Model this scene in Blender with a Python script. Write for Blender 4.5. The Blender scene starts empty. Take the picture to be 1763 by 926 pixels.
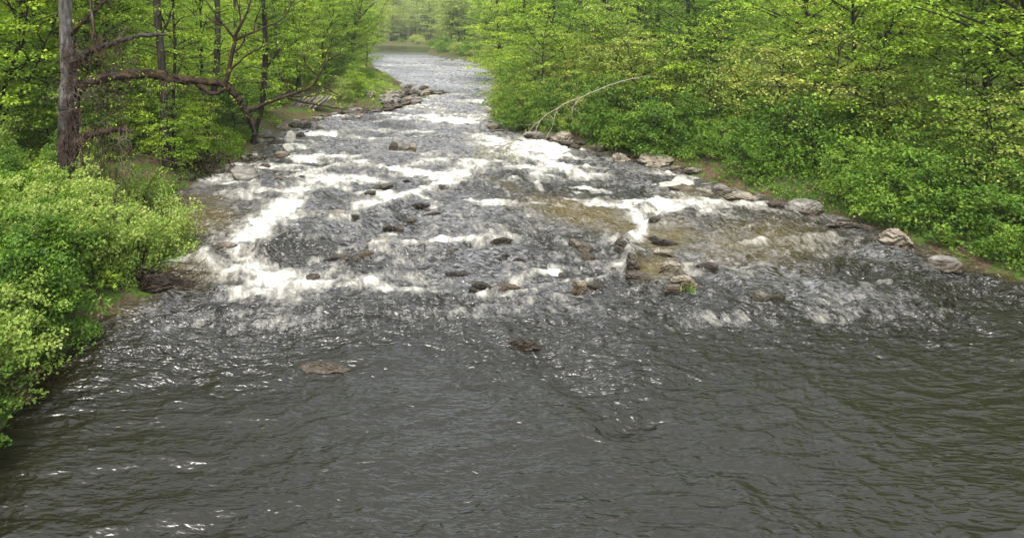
import bpy, math, random
import numpy as np
R = math.radians
C = bpy.context.scene.collection
SC = bpy.context.scene

# ------------------------------------------------------------------ camera, sky, sun, exposure
F, CX, HY, CH = 1100.0, 600.0, 45.0, 8.0       # focal length in photo pixels, principal column, horizon row, camera height
cam = bpy.data.cameras.new('camera'); co = bpy.data.objects.new('camera', cam); C.objects.link(co)
co.location = (0, 0, CH); co.rotation_euler = (R(90), 0, 0)
cam.sensor_fit = 'HORIZONTAL'; cam.sensor_width = 36; cam.lens = 36*F/1763
cam.shift_x = (881.5-CX)/1763; cam.shift_y = -(463-HY)/1763
cam.clip_start = 0.1; cam.clip_end = 3000
SC.camera = co
SUN_EL, SUN_AZ = 58, 200                      # azimuth clockwise from +Y (upstream)
w = bpy.data.worlds.new('World'); SC.world = w; w.use_nodes = True
wt = w.node_tree; bg = wt.nodes['Background']
sky = wt.nodes.new('ShaderNodeTexSky'); sky.sky_type = 'NISHITA'; sky.sun_disc = False
sky.sun_elevation = R(SUN_EL); sky.sun_rotation = R(SUN_AZ); sky.dust_density = 4; sky.air_density = 1.2; sky.ozone_density = 1
hs = wt.nodes.new('ShaderNodeHueSaturation'); hs.inputs['Saturation'].default_value = 0.34
wt.links.new(sky.outputs[0], hs.inputs['Color']); wt.links.new(hs.outputs[0], bg.inputs[0])
bg.inputs[1].default_value = 0.14
sl = bpy.data.lights.new('sun', 'SUN'); so = bpy.data.objects.new('sun', sl); C.objects.link(so)
sl.energy = 1.5; sl.angle = R(26); sl.color = (1, .96, .9)
so.rotation_euler = (R(90-SUN_EL), 0, R(180-SUN_AZ)); so.location = (0, -20, 60)
vs = SC.view_settings; vs.view_transform = 'Standard'; vs.look = 'None'; vs.gamma = 1; vs.exposure = 1.62
SC.cycles.max_bounces = 6; SC.cycles.transparent_max_bounces = 4; SC.cycles.diffuse_bounces = 4
SC.cycles.glossy_bounces = 2; SC.cycles.transmission_bounces = 4
SC.cycles.use_adaptive_sampling = True; SC.cycles.adaptive_threshold = 0.02
SC.cycles.sample_clamp_indirect = 4; SC.cycles.sample_clamp_direct = 8

rs = np.random.RandomState(7); random.seed(7)

# ------------------------------------------------------------------ helpers
def pw(px, py, Y):                            # photo pixel at distance Y -> world point
    return np.array([(px-CX)/F*Y, Y, CH-(py-HY)/F*Y])
def pz(px, py, z=0.0):                        # photo pixel on the level z -> world point
    Y = (CH-z)*F/(py-HY)
    return np.array([(px-CX)/F*Y, Y, z])

def _h(ix, iy, s):
    n = (ix*374761393 + iy*668265263 + s*974634777) & 0xFFFFFFFF
    n = ((n ^ (n >> 13))*1274126177) & 0xFFFFFFFF
    return ((n ^ (n >> 16)) & 0xFFFF)/65535.0
def vnoise(x, y, s=0):
    x = np.asarray(x, float); y = np.asarray(y, float)
    ix = np.floor(x).astype(np.int64); iy = np.floor(y).astype(np.int64)
    fx = x-ix; fy = y-iy
    fx = fx*fx*fx*(fx*(fx*6-15)+10); fy = fy*fy*fy*(fy*(fy*6-15)+10)
    a = _h(ix, iy, s); b = _h(ix+1, iy, s); c = _h(ix, iy+1, s); d = _h(ix+1, iy+1, s)
    return (a*(1-fx)+b*fx)*(1-fy)+(c*(1-fx)+d*fx)*fy
def fbm(x, y, s=0, o=4, g=.5):
    t = 0; a = 1; n = 0
    for i in range(o):
        t = t+a*vnoise(x, y, s+i*17); n += a; a *= g
        x, y = (x*.8-y*.6)*2.03+11.3, (x*.6+y*.8)*2.03+5.7
    return t/n
def smooth(a, b, x):
    t = np.clip((x-a)/(b-a), 0, 1); return t*t*(3-2*t)

def mesh(name, verts, faces, mat=None, smooth_=True, attrs=None):
    """faces: int array (n,3) or (n,4), or a list of such arrays"""
    me = bpy.data.meshes.new(name)
    verts = np.asarray(verts, np.float32)
    if not isinstance(faces, list): faces = [faces]
    faces = [np.asarray(f, np.int32) for f in faces if len(f)]
    me.vertices.add(len(verts)); me.vertices.foreach_set('co', verts.ravel())
    loops = np.concatenate([f.ravel() for f in faces])
    sizes = np.concatenate([np.full(len(f), f.shape[1], np.int32) for f in faces])
    starts = np.concatenate([[0], np.cumsum(sizes)[:-1]]).astype(np.int32)
    me.loops.add(len(loops)); me.loops.foreach_set('vertex_index', loops)
    me.polygons.add(len(sizes)); me.polygons.foreach_set('loop_start', starts)
    me.polygons.foreach_set('loop_total', sizes)
    me.polygons.foreach_set('use_smooth', np.full(len(sizes), smooth_, bool))
    for k, v in (attrs or {}).items():
        a = me.attributes.new(k, 'FLOAT', 'POINT'); a.data.foreach_set('value', np.asarray(v, np.float32))
    me.update(calc_edges=True)
    if mat: me.materials.append(mat)
    return me
def link(name, me, parent=None, loc=None):
    o = bpy.data.objects.new(name, me); C.objects.link(o)
    if parent: o.parent = parent
    if loc is not None: o.location = tuple(float(v) for v in loc)
    return o
def tag(o, label=None, cat=None, group=None, kind=None):
    for k, v in (('label', label), ('category', cat), ('group', group), ('kind', kind)):
        if v: o[k] = v
    return o
def thing(name, label, cat, loc, group=None):
    return tag(link(name, None, None, loc), label, cat, group)
def copy_thing(root, loc, rz=0, s=1, label=None, sz=None):
    r = root.copy(); C.objects.link(r); r.location = tuple(float(v) for v in loc); r.rotation_euler = (0, 0, rz)
    r.scale = (s, s, sz or s)
    if label: r['label'] = label
    for ch in root.children:
        c = ch.copy(); C.objects.link(c); c.parent = r
    return r

class Geo:
    def __init__(s): s.v = []; s.f = []; s.n = 0; s.t = []
    def add(s, v, f, t=None):
        v = np.asarray(v, float); s.v.append(v); s.f.append(np.asarray(f)+s.n); s.n += len(v)
        s.t.append(np.full(len(v), .5) if t is None else np.broadcast_to(t, (len(v),)))
    def mesh(s, name, mat, sm=True):
        return mesh(name, np.concatenate(s.v), [np.asarray(f) for f in s.f], mat, sm, {'tint': np.concatenate(s.t)})

def catmull(P, n=4):
    P = np.asarray(P, float)
    if len(P) < 3: return np.array([P[0]+(P[-1]-P[0])*t for t in np.linspace(0, 1, n*2+1)])
    Q = np.vstack([2*P[0]-P[1], P, 2*P[-1]-P[-2]]); out = []
    for i in range(1, len(Q)-2):
        for k in range(n):
            t = k/n
            out.append(.5*(2*Q[i]+(Q[i+1]-Q[i-1])*t+(2*Q[i-1]-5*Q[i]+4*Q[i+1]-Q[i+2])*t*t+(-Q[i-1]+3*Q[i]-3*Q[i+1]+Q[i+2])*t**3))
    out.append(Q[-2]); return np.array(out)
def tube(g, P, rad, sides=8, n=4, rough=0.0, seed=0, wob=0.0, tint=.5):
    """P points (k,3), rad list; one tapering limb"""
    P = np.asarray(P, float); rad = np.asarray(rad, float)
    if rad.ndim == 0: rad = np.full(len(P), float(rad))
    A = catmull(np.hstack([P, rad[:, None]]), n); Q = A[:, :3]; r = np.maximum(A[:, 3], .002)
    if wob:
        q = np.arange(len(Q)); Q = Q+np.stack([fbm(q*.6, q*0+k*9.1, seed+k)-.5 for k in range(3)], 1)*wob*np.minimum(1, q/3)[:, None]
    T = np.gradient(Q, axis=0); T /= np.linalg.norm(T, axis=1)[:, None]+1e-9
    up = np.array([0.31, .87, .38]) if abs(T[0, 2]) > .7 else np.array([0., 0, 1.])
    N = np.cross(T, up); N /= np.linalg.norm(N, axis=1)[:, None]+1e-9; B = np.cross(T, N)
    th = np.linspace(0, 2*math.pi, sides, endpoint=False)
    m = len(Q); rr = np.repeat(r[:, None], sides, 1)
    if rough:
        I, J = np.meshgrid(np.arange(m), np.arange(sides), indexing='ij')
        cj = np.cos(th)[None, :]*2.5+40; sj = np.sin(th)[None, :]*2.5+40
        rr = rr*(1+rough*(fbm(cj+I*.35, sj+I*.21+seed, seed, 3)-.5)*2)
    V = Q[:, None, :]+(N[:, None, :]*np.cos(th)[None, :, None]+B[:, None, :]*np.sin(th)[None, :, None])*rr[:, :, None]
    V = V.reshape(-1, 3); i = np.arange(m-1)[:, None]*sides; j = np.arange(sides)[None, :]; j2 = (j+1) % sides
    f = np.stack([i+j, i+j2, i+sides+j2, i+sides+j], -1).reshape(-1, 4)
    g.add(V, f, tint)
    k = len(V); g.add(np.vstack([V[-sides:], Q[-1]+T[-1]*r[-1]*.6]), np.array([[a, (a+1) % sides, sides] for a in range(sides)]), tint)
    return Q

def leaves(g, P, size, updir, rnd, tint, flat=.55, wide=.36):
    """one folded kite-shaped leaf at each P"""
    n = len(P)
    if n == 0: return
    nrm = np.stack([rnd.randn(n)*flat, rnd.randn(n)*flat, np.full(n, 1.0)], 1); nrm /= np.linalg.norm(nrm, axis=1)[:, None]
    d = updir+rnd.randn(n, 3)*.6; d -= nrm*(d*nrm).sum(1)[:, None]; d /= np.linalg.norm(d, axis=1)[:, None]+1e-9
    s = np.cross(nrm, d); sz = (size*(.65+.7*rnd.rand(n)))[:, None]
    b = P; tip = P+d*sz-nrm*sz*.12; l = P+d*sz*.42+s*sz*wide+nrm*sz*.1; r = P+d*sz*.42-s*sz*wide+nrm*sz*.1
    V = np.stack([b, r, tip, l], 1).reshape(-1, 3)
    f = np.arange(4*n).reshape(n, 4)
    g.add(V, f, np.repeat(np.clip(tint+rnd.randn(n)*.12, 0, 1), 4))

def spray(g, c, az, r, n, size, rnd, tint, thick=.1, flat=.55, droop=.25):
    """a flat, slightly drooping fan of leaves"""
    a = rnd.rand(n)*2*math.pi; q = np.sqrt(rnd.rand(n))*r
    lx = np.cos(a)*q*1.15; ly = np.sin(a)*q*.75
    x = lx*math.cos(az)-ly*math.sin(az); y = lx*math.sin(az)+ly*math.cos(az)
    z = -droop*(q/r)**2*r-.12*np.maximum(lx, 0)+rnd.randn(n)*thick*r
    P = np.stack([x, y, z], 1)+c
    d = np.stack([np.cos(a+az), np.sin(a+az), np.full(n, -.25)], 1)
    leaves(g, P, size, d, rnd, tint, flat)

# ------------------------------------------------------------------ materials
def newmat(name):
    m = bpy.data.materials.new(name); m.use_nodes = True; t = m.node_tree
    for n in list(t.nodes): t.nodes.remove(n)
    o = t.nodes.new('ShaderNodeOutputMaterial'); return m, t, o
def nd(t, k, **kw):
    n = t.nodes.new(k)
    for a, v in kw.items():
        if hasattr(n, a): setattr(n, a, v)
        else: n.inputs[a].default_value = v
    return n
def noise(t, co, scale, detail=4, rough=.55, dist=0):
    n = nd(t, 'ShaderNodeTexNoise'); n.inputs['Scale'].default_value = scale; n.inputs['Detail'].default_value = detail
    n.inputs['Roughness'].default_value = rough; n.inputs['Distortion'].default_value = dist
    if co is not None: t.links.new(co, n.inputs['Vector'])
    return n.outputs[0]
def ramp(t, src, stops):
    r = nd(t, 'ShaderNodeValToRGB'); e = r.color_ramp.elements
    while len(e) < len(stops): e.new(.5)
    for x, (p, c) in zip(e, stops): x.position = p; x.color = (*c, 1) if len(c) == 3 else c
    t.links.new(src, r.inputs[0]); return r.outputs[0]
def math_(t, op, a, b=None, clamp=False):
    n = nd(t, 'ShaderNodeMath'); n.operation = op; n.use_clamp = clamp
    for i, v in enumerate((a, b)):
        if v is None: continue
        if isinstance(v, (int, float)): n.inputs[i].default_value = v
        else: t.links.new(v, n.inputs[i])
    return n.outputs[0]
def mix(t, f, a, b, mode='MIX'):
    n = nd(t, 'ShaderNodeMix'); n.data_type = 'RGBA'; n.blend_type = mode
    for s, v in ((n.inputs[0], f), (n.inputs[6], a), (n.inputs[7], b)):
        if isinstance(v, (int, float)): s.default_value = v
        elif isinstance(v, tuple): s.default_value = (*v, 1)
        else: t.links.new(v, s)
    return n.outputs[2]
def bump(t, h, strength, dist, prev=None):
    b = nd(t, 'ShaderNodeBump'); b.inputs['Strength'].default_value = strength; b.inputs['Distance'].default_value = dist
    t.links.new(h, b.inputs['Height'])
    if prev is not None: t.links.new(prev, b.inputs['Normal'])
    return b.outputs[0]
def attr(t, name):
    a = nd(t, 'ShaderNodeAttribute'); a.attribute_name = name; return a.outputs['Fac']
def pos(t): return nd(t, 'ShaderNodeNewGeometry').outputs['Position']
def stretch(t, src, s, rot=0):
    m = nd(t, 'ShaderNodeMapping'); m.inputs['Scale'].default_value = s; m.inputs['Rotation'].default_value = (0, 0, rot)
    t.links.new(src, m.inputs['Vector']); return m.outputs[0]
def tex_obj(t): return nd(t, 'ShaderNodeTexCoord').outputs['Object']

def leaf_mat(name, dark, mid, light, trans=.38):
    m, t, o = newmat(name)
    oi = nd(t, 'ShaderNodeObjectInfo')
    v = math_(t, 'ADD', attr(t, 'tint'), math_(t, 'MULTIPLY', math_(t, 'SUBTRACT', oi.outputs['Random'], .5), .35), True)
    c = ramp(t, v, [(0, dark), (.5, mid), (1, light)])
    d = nd(t, 'ShaderNodeBsdfPrincipled'); t.links.new(c, d.inputs['Base Color']); d.inputs['Roughness'].default_value = .5
    d.inputs['Specular IOR Level'].default_value = .25
    tr = nd(t, 'ShaderNodeBsdfTranslucent'); t.links.new(mix(t, 1.0, c, (1.0, .95, .45), 'MULTIPLY'), tr.inputs[0])
    ms = nd(t, 'ShaderNodeMixShader'); ms.inputs[0].default_value = trans
    t.links.new(d.outputs[0], ms.inputs[1]); t.links.new(tr.outputs[0], ms.inputs[2]); t.links.new(ms.outputs[0], o.inputs[0])
    return m
LEAF = {
 'lime': leaf_mat('leaf_lime', (.06, .13, .010), (.22, .36, .022), (.46, .57, .06)),
 'green': leaf_mat('leaf_green', (.025, .07, .008), (.095, .19, .016), (.24, .36, .04)),
 'yellow': leaf_mat('leaf_yellow', (.14, .21, .03), (.27, .34, .05), (.44, .45, .11)),
 'deep': leaf_mat('leaf_deep', (.02, .055, .015), (.04, .10, .02), (.09, .18, .03)),
 'fresh': leaf_mat('leaf_fresh', (.09, .17, .025), (.21, .31, .045), (.38, .42, .13)),
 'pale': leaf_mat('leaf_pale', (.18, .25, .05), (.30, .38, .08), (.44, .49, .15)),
}
def bark_mat(name, a, b, moss=None, sc=9, st=.22, gr=.5):
    m, t, o = newmat(name); P = tex_obj(t)
    s = stretch(t, P, (1, 1, st))
    n1 = noise(t, s, sc, 6, .65); n2 = noise(t, P, 1.3, 3)
    c = ramp(t, n1, [(.3, a), (.62, b)])
    c = mix(t, ramp(t, n2, [(.45, (0, 0, 0)), (.7, (1, 1, 1))]), c, mix(t, gr, c, (.16, .145, .125)))
    if moss:
        n3 = noise(t, P, 2.6, 4)
        c = mix(t, ramp(t, n3, [(.55, (0, 0, 0)), (.68, (1, 1, 1))]), c, moss)
    p = nd(t, 'ShaderNodeBsdfPrincipled'); t.links.new(c, p.inputs['Base Color']); p.inputs['Roughness'].default_value = .9; p.inputs['Specular IOR Level'].default_value = .12
    t.links.new(bump(t, n1, .9, .04), p.inputs['Normal']); t.links.new(p.outputs[0], o.inputs[0]); return m
BARK = bark_mat('bark_grey_brown', (.007, .006, .005), (.042, .034, .027), None, 9, .22, .25)
BARKD = bark_mat('bark_dark', (.006, .005, .004), (.026, .02, .016), None, 9, .22, .1)
BARKR = bark_mat('bark_red_brown', (.004, .003, .002), (.036, .022, .016), (.06, .042, .009), 7, .8, .12)
BARKP = bark_mat('bark_pale', (.08, .068, .05), (.26, .235, .19))

def rock_mat(name, a, b, c_, wet=True):
    m, t, o = newmat(name); P = pos(t); O = tex_obj(t)
    s = stretch(t, O, (1, 1, 4.5)); n1 = noise(t, s, 2.2, 7, .62, .6); n2 = noise(t, P, 1.6, 3); n3 = noise(t, P, 22, 4)
    c = ramp(t, n1, [(.3, a), (.5, b), (.68, c_)])
    c = mix(t, math_(t, 'MULTIPLY', n3, .35), c, (.05, .04, .03))
    c = mix(t, ramp(t, n2, [(.62, (0, 0, 0)), (.72, (.6, .6, .6))]), c, (.07, .085, .02))
    sp = nd(t, 'ShaderNodeSeparateXYZ'); t.links.new(P, sp.inputs[0])
    wl = math_(t, 'ADD', sp.outputs[2], math_(t, 'MULTIPLY', n2, -.18))
    wf = ramp(t, wl, [(.07, (1, 1, 1)), (.20, (0, 0, 0))])
    if wet: c = mix(t, wf, c, mix(t, 1.0, c, (.32, .27, .20), 'MULTIPLY'))
    p = nd(t, 'ShaderNodeBsdfPrincipled'); t.links.new(c, p.inputs['Base Color']); p.inputs['Specular IOR Level'].default_value = .3
    t.links.new(ramp(t, wf, [(0, (.85, .85, .85)), (1, (.25, .25, .25))]), p.inputs['Roughness'])
    t.links.new(bump(t, n1, .8, .05, bump(t, n3, 1, .03)), p.inputs['Normal']); t.links.new(p.outputs[0], o.inputs[0]); return m
ROCK = {
 'tan': rock_mat('rock_tan', (.05, .043, .031), (.20, .172, .125), (.37, .33, .265)),
 'grey': rock_mat('rock_grey', (.04, .037, .032), (.15, .14, .12), (.30, .285, .26)),
 'brown': rock_mat('rock_brown', (.013, .011, .008), (.05, .041, .030), (.155, .13, .098)),
 'white': rock_mat('rock_white', (.20, .18, .13), (.42, .40, .34), (.58, .57, .52), False),
 'pink': rock_mat('rock_pink', (.04, .035, .027), (.15, .13, .10), (.29, .26, .215)),
}

# ------------------------------------------------------------------ river plan (shoreline in metres, mostly from image coordinates)
LEFT = [(-7, -30), (-7, 12), (-6.9, 17.5), (-6.2, 19.4), (-8.2, 21.5), (-9.0, 25), (-8.6, 29), (-7.8, 32.5), (-8.0, 35.5), (-6.3, 38.2), (-6.2, 42), (-5.9, 46),
        (-4.4, 50), (-3.9, 54), (-1.5, 57), (1.2, 60), (5.0, 61.5), (6.5, 66), (8.6, 72.5), (12.2, 77), (8.6, 80), (7.0, 82), (7.2, 92), (6.3, 104), (5.0, 120), (5.0, 150),
        (5.4, 185), (2, 205), (-12, 220), (-60, 232), (-140, 240)]
RIGHT = [(-140, 285), (-60, 272), (0, 262), (18, 256), (27, 248), (30, 232), (26, 205), (22, 182), (24, 162), (27, 146), (27, 128), (24, 105), (19.5, 84), (15.5, 68),
         (12.3, 56), (12.4, 50), (13.2, 45.5), (14.8, 43), (16.3, 40), (17.6, 37.3), (18.8, 33.8), (20.3, 28), (21.3, 22), (22, 12), (22, -30)]
POLY = np.array(LEFT+RIGHT, float)
def sdist(x, y):                              # >0 on land
    x = np.asarray(x, float).ravel(); y = np.asarray(y, float).ravel()
    x = x+1.1*(fbm(x*.45, y*.45, 3, 3)-.5); y = y+1.6*(fbm(x*.45+50, y*.45, 5, 3)-.5)
    d = np.full(len(x), 1e9); ins = np.zeros(len(x), bool); n = len(POLY)
    for i in range(n):
        ax, ay = POLY[i]; bx, by = POLY[(i+1) % n]
        ex, ey = bx-ax, by-ay; t = np.clip(((x-ax)*ex+(y-ay)*ey)/(ex*ex+ey*ey+1e-9), 0, 1)
        d = np.minimum(d, np.hypot(x-ax-t*ex, y-ay-t*ey))
        if ay != by:
            ins ^= ((ay > y) != (by > y)) & (x < (bx-ax)*(y-ay)/(by-ay)+ax)
    return np.where(ins, -d, d)
def ground(x, y, d=None):
    shp = np.shape(x)
    if d is None: d = sdist(x, y)
    x = np.asarray(x, float).ravel(); y = np.asarray(y, float).ravel()
    land = .75*smooth(0, 2.0, d)+.7*smooth(1.2, 6, d)+.035*np.clip(d-5, 0, 25)+.25*np.clip(d-30, 0, 60)
    land = land+(.5*fbm(x*.3, y*.3, 9, 4)-.2)*smooth(0, 2, d)+.25*(fbm(x*1.7, y*1.7, 12, 3)-.5)*smooth(-.5, 1, d)
    land = land+.13*np.clip(y-268, 0, 130)*smooth(0, 10, d)
    z = np.where(d > 0, land, -.9*smooth(0, 1.6, -d)+.12*(fbm(x*1.7, y*1.7, 12, 3)-.5))
    spit = np.exp(-(((x-7.5)/5.5)**2+((y-76)/9)**2))+np.exp(-(((x-1.5)/3.5)**2+((y-60)/4)**2)); z = np.where(d > 0, z*(1-.72*np.clip(spit, 0, 1))+.05, z)   # low rocky spit
    return z.reshape(shp)
def gz(x, y): return float(ground(np.array([x]), np.array([y]))[0])

# terrain: one sheet to beyond the horizon, finer close to the camera
def axis(lo, hi, c, fine, grow):
    a = [c]; s = fine
    while a[-1] < hi: a.append(a[-1]+s); s = s*grow if a[-1] > c+45*1 else s
    b = [c]; s = fine
    while b[-1] > lo: b.append(b[-1]-s); s = s*grow if b[-1] < c-25 else s
    return np.array(sorted(b[1:])+a)
xs = axis(-1200, 1200, 0, .42, 1.05); ys = axis(-300, 1600, 28, .42, 1.035)
X, Y_ = np.meshgrid(xs, ys); D = sdist(X, Y_)
Z = ground(X, Y_, D)
nx, ny = len(xs), len(ys)
i = np.arange(ny-1)[:, None]*nx; j = np.arange(nx-1)[None, :]
Fq = np.stack([i+j, i+j+1, i+nx+j+1, i+nx+j], -1).reshape(-1, 4)
m, t, o = newmat('ground_litter'); P = pos(t)
n1 = noise(t, P, .5, 5); n2 = noise(t, P, 9, 6, .7); n3 = noise(t, P, 1.8, 4)
c = ramp(t, n2, [(.3, (.022, .014, .009)), (.5, (.075, .05, .03)), (.7, (.16, .12, .08))])
g_ = ramp(t, n2, [(.3, (.02, .04, .008)), (.7, (.08, .14, .02))])
c = mix(t, ramp(t, n3, [(.46, (0, 0, 0)), (.58, (1, 1, 1))]), c, g_)
p = nd(t, 'ShaderNodeBsdfPrincipled'); t.links.new(c, p.inputs['Base Color']); p.inputs['Roughness'].default_value = .95; p.inputs['Specular IOR Level'].default_value = .1
t.links.new(bump(t, n2, 1, .08), p.inputs['Normal']); t.links.new(p.outputs[0], o.inputs[0])
tag(link('ground', mesh('ground', np.stack([X.ravel(), Y_.ravel(), Z.ravel()], 1), Fq, m)), 'leaf littered earth of both wooded river banks', None, None, 'structure')

# ------------------------------------------------------------------ the water
rows = 5.5*np.exp(np.linspace(0, math.log(300/5.5), 980)); us = np.linspace(-.95, 1.75, 1300)
U, V = np.meshgrid(us, rows); WX = U*V
WX = np.where(V < 9, WX, WX); WY = V
d = sdist(WX, WY).reshape(WX.shape)
x, y = WX, WY
PXc = CX+F*x/y; PYc = HY+F*CH/y               # image pixel column and row of each vertex; water features are placed in these
def ell(cx, cy, rx, ry, ang):
    a = R(ang); dx = PXc-cx; dy = PYc-cy
    u = (dx*math.cos(a)+dy*math.sin(a))/rx; v = (-dx*math.sin(a)+dy*math.cos(a))/ry
    return np.exp(-(u*u+v*v)**1.3)
FO = [(500,348,44,20,-28,.9),(455,383,62,24,-28,1.15),(425,408,40,16,-30,.9),(415,440,70,18,32,.75),(455,478,95,26,6,1.05),(380,462,60,10,10,.6),(520,490,65,20,4,1.0),(465,505,85,18,0,1.1),(430,415,34,24,-30,.8),(620,498,40,10,0,.5),
 (302,452,38,15,-6,1.2),(615,311,58,6,-4,.95),(640,306,30,5,-15,.6),(575,288,36,6,0,.7),(622,282,36,7,6,.9),(528,272,48,6,5,.9),(500,262,40,4,4,.5),(545,231,60,4,0,.8),(600,234,30,3,0,.5),(470,286,44,4,2,.9),(360,309,30,7,-14,.7),(395,318,60,4,2,.5),(540,300,60,7,10,.55),
 (640,355,46,12,-12,1.15),(705,340,44,8,-18,.95),(758,322,54,10,-17,1.1),(795,298,62,19,-22,1.1),(742,281,48,11,0,.75),(812,284,46,13,-12,.9),(705,292,40,9,0,.5),(660,292,50,6,0,.45),
 (880,247,80,11,5,1.1),(900,263,90,14,5,1.05),(950,272,52,18,-42,1.1),(850,238,60,6,8,.9),(970,255,30,10,0,.9),(760,205,72,5,4,1.1),(725,214,40,4,0,.6),(745,190,46,4,0,.6),(820,175,46,6,-3,.75),(848,184,24,9,0,.8),(790,196,60,4,0,.5),(700,225,60,5,0,.4),(800,222,50,5,0,.4),
 (925,292,70,8,6,.95),(1005,302,58,6,6,1.15),(925,322,18,4,25,.85),(870,285,40,9,10,.7),(1040,292,40,4,5,.5),(1120,312,50,4,5,.4),
 (1115,350,52,8,-4,.85),(1150,366,62,9,-4,1.25),(1100,375,38,10,24,1.15),(1106,395,11,18,0,1.1),(1095,412,17,13,0,.95),(1076,428,8,9,0,.8),(1180,350,30,6,10,.7),(1225,372,50,8,4,.8),
 (795,417,86,6,-3,.95),(733,424,44,8,-8,.85),(632,432,46,5,-4,.5),(645,490,82,15,12,.8),(690,478,70,11,2,.7),(700,502,66,8,0,.85),(946,470,28,8,-4,1.3),(892,484,18,14,-30,.8),(1000,486,50,4,0,.8),(1190,478,12,24,-42,.6),
 (600,386,26,5,20,.4),(830,345,60,5,20,.25),(870,330,60,5,22,.25),(570,465,26,5,-20,.6),(530,455,30,8,-20,.45),(660,445,60,4,0,.35),(1060,460,22,9,10,.5),(960,440,40,6,0,.35),(860,455,50,6,0,.35),(700,446,50,5,0,.4),
 (1290,420,60,8,5,.5),(1180,560,90,14,-10,.35),(560,560,120,16,6,.5),(760,540,110,10,0,.4)]
FO += [(a_, b_+4, w_, 4, 0, .5) for a_, b_, w_ in [(655,333,30),(590,384,46),(672,406,24),(742,375,20),(728,359,26),(862,422,28),(1010,440,26),(995,505,30),(576,459,28),(692,262,26),(414,317,34),(484,317,22),(1162,480,26),(880,504,36),(835,503,26),(537,484,24),(655,435,30),(1133,392,20),(905,600,34),(560,642,44)]]
foam = np.zeros_like(x)
for q in FO: foam = np.maximum(foam, q[5]*ell(*q[:5]))*1.0+0.15*np.minimum(foam, q[5]*ell(*q[:5]))
yw = y+3.2*(fbm(x*.22, y*.15, 191, 3)-.5)*2
rap = smooth(100, 60, y)*.3+.7*smooth(200, 145, y)                    # how broken the surface is
pool = smooth(18.5, 13.5, yw)*.8                                        # quiet tail pool close in
rap = rap*(1-pool)
for q in [(350,372,62,42,0,.45),(1150,412,60,24,0,.6),(1120,465,40,20,0,.55),(1020,368,120,28,12,.35),(330,472,60,20,0,.3)]: rap = rap*(1-q[5]*ell(*q[:5]))
# ridges where the water runs over ledges; the step is real height
def ridge(pts, wd):
    r = np.zeros_like(x)+1e9
    for (ax, ay), (bx, by) in zip(pts[:-1], pts[1:]):
        A = pz(ax, ay); B = pz(bx, by); ex, ey = B[0]-A[0], B[1]-A[1]
        t = np.clip(((x-A[0])*ex+(y-A[1])*ey)/(ex*ex+ey*ey), 0, 1)
        r = np.minimum(r, np.hypot(x-A[0]-t*ex, y-A[1]-t*ey))
    return np.exp(-(r/wd)**2)
hum = np.zeros_like(x)
RID = [([(830,306),(800,318),(740,335),(700,348),(645,372)],.35,.28),([(575,388),(545,396),(520,410),(488,428),(455,430)],.5,.42),([(985,262),(968,280),(955,288),(1010,292)],.4,.3),
 ([(300,476),(330,466),(345,448)],.45,.35),([(380,432),(420,425),(350,455)],.5,.3),([(1100,358),(1150,352),(1200,350)],.5,.28),([(1140,385),(1200,372),(1260,380)],.4,.3),
 ([(860,300),(900,312),(960,330),(1030,342)],.6,.22),([(560,395),(620,388),(700,372)],.3,.16),([(640,432),(700,436),(800,430),(870,440)],.3,.18),
 ([(420,318),(480,320),(540,312),(600,322)],.5,.2),([(500,470),(540,462),(590,452)],.35,.3),([(780,285),(800,280),(830,290)],.5,.3),([(880,468),(960,480),(1040,488)],.3,.16),
 ([(1060,418),(1085,440),(1090,470)],.3,.3),([(1000,302),(1060,312),(1130,318)],.5,.22)]
for p_, w_, a_ in RID: hum += a_*ridge(p_, w_)
wx = x+.45*(fbm(x*.5, y*.5, 21, 3)-.5)*2; wy = y+.45*(fbm(x*.5+9, y*.5, 22, 3)-.5)*2
def rot(a, sx, sy, xx=wx, yy=wy): return ((xx*math.cos(a)+yy*math.sin(a))*sx, (-xx*math.sin(a)+yy*math.cos(a))*sy)
def rdg(n): return 1-np.abs(2*n-1)
a1 = rot(R(18), .35, .75); a2 = rot(R(14), .7, 2.1); a3 = rot(R(6), 1.7, 4.6); a4 = rot(R(-20), 4.5, 8.5)
h = .24*(fbm(*a1, 31, 3)-.5)*2+.22*(rdg(vnoise(*a2, 33))-.5)*(.6+.8*vnoise(x*.2, y*.2, 90))+.11*(rdg(vnoise(*a3, 35))-.5)+.05*(rdg(vnoise(*a4, 37))-.5)+.022*(vnoise(a4[0]*2.3, a4[1]*2.3, 39)-.5)
foam0 = np.clip(foam, 0, 1.3)
h = h*(.1+.9*rap)+hum*(.5+.45*vnoise(x*1.5, y*1.5, 60))+.07*foam0*(fbm(x*2.2, y*2.2, 44, 4)-.4)*1.6
h = h*smooth(1.5, -1.5, d)*1.0
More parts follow.
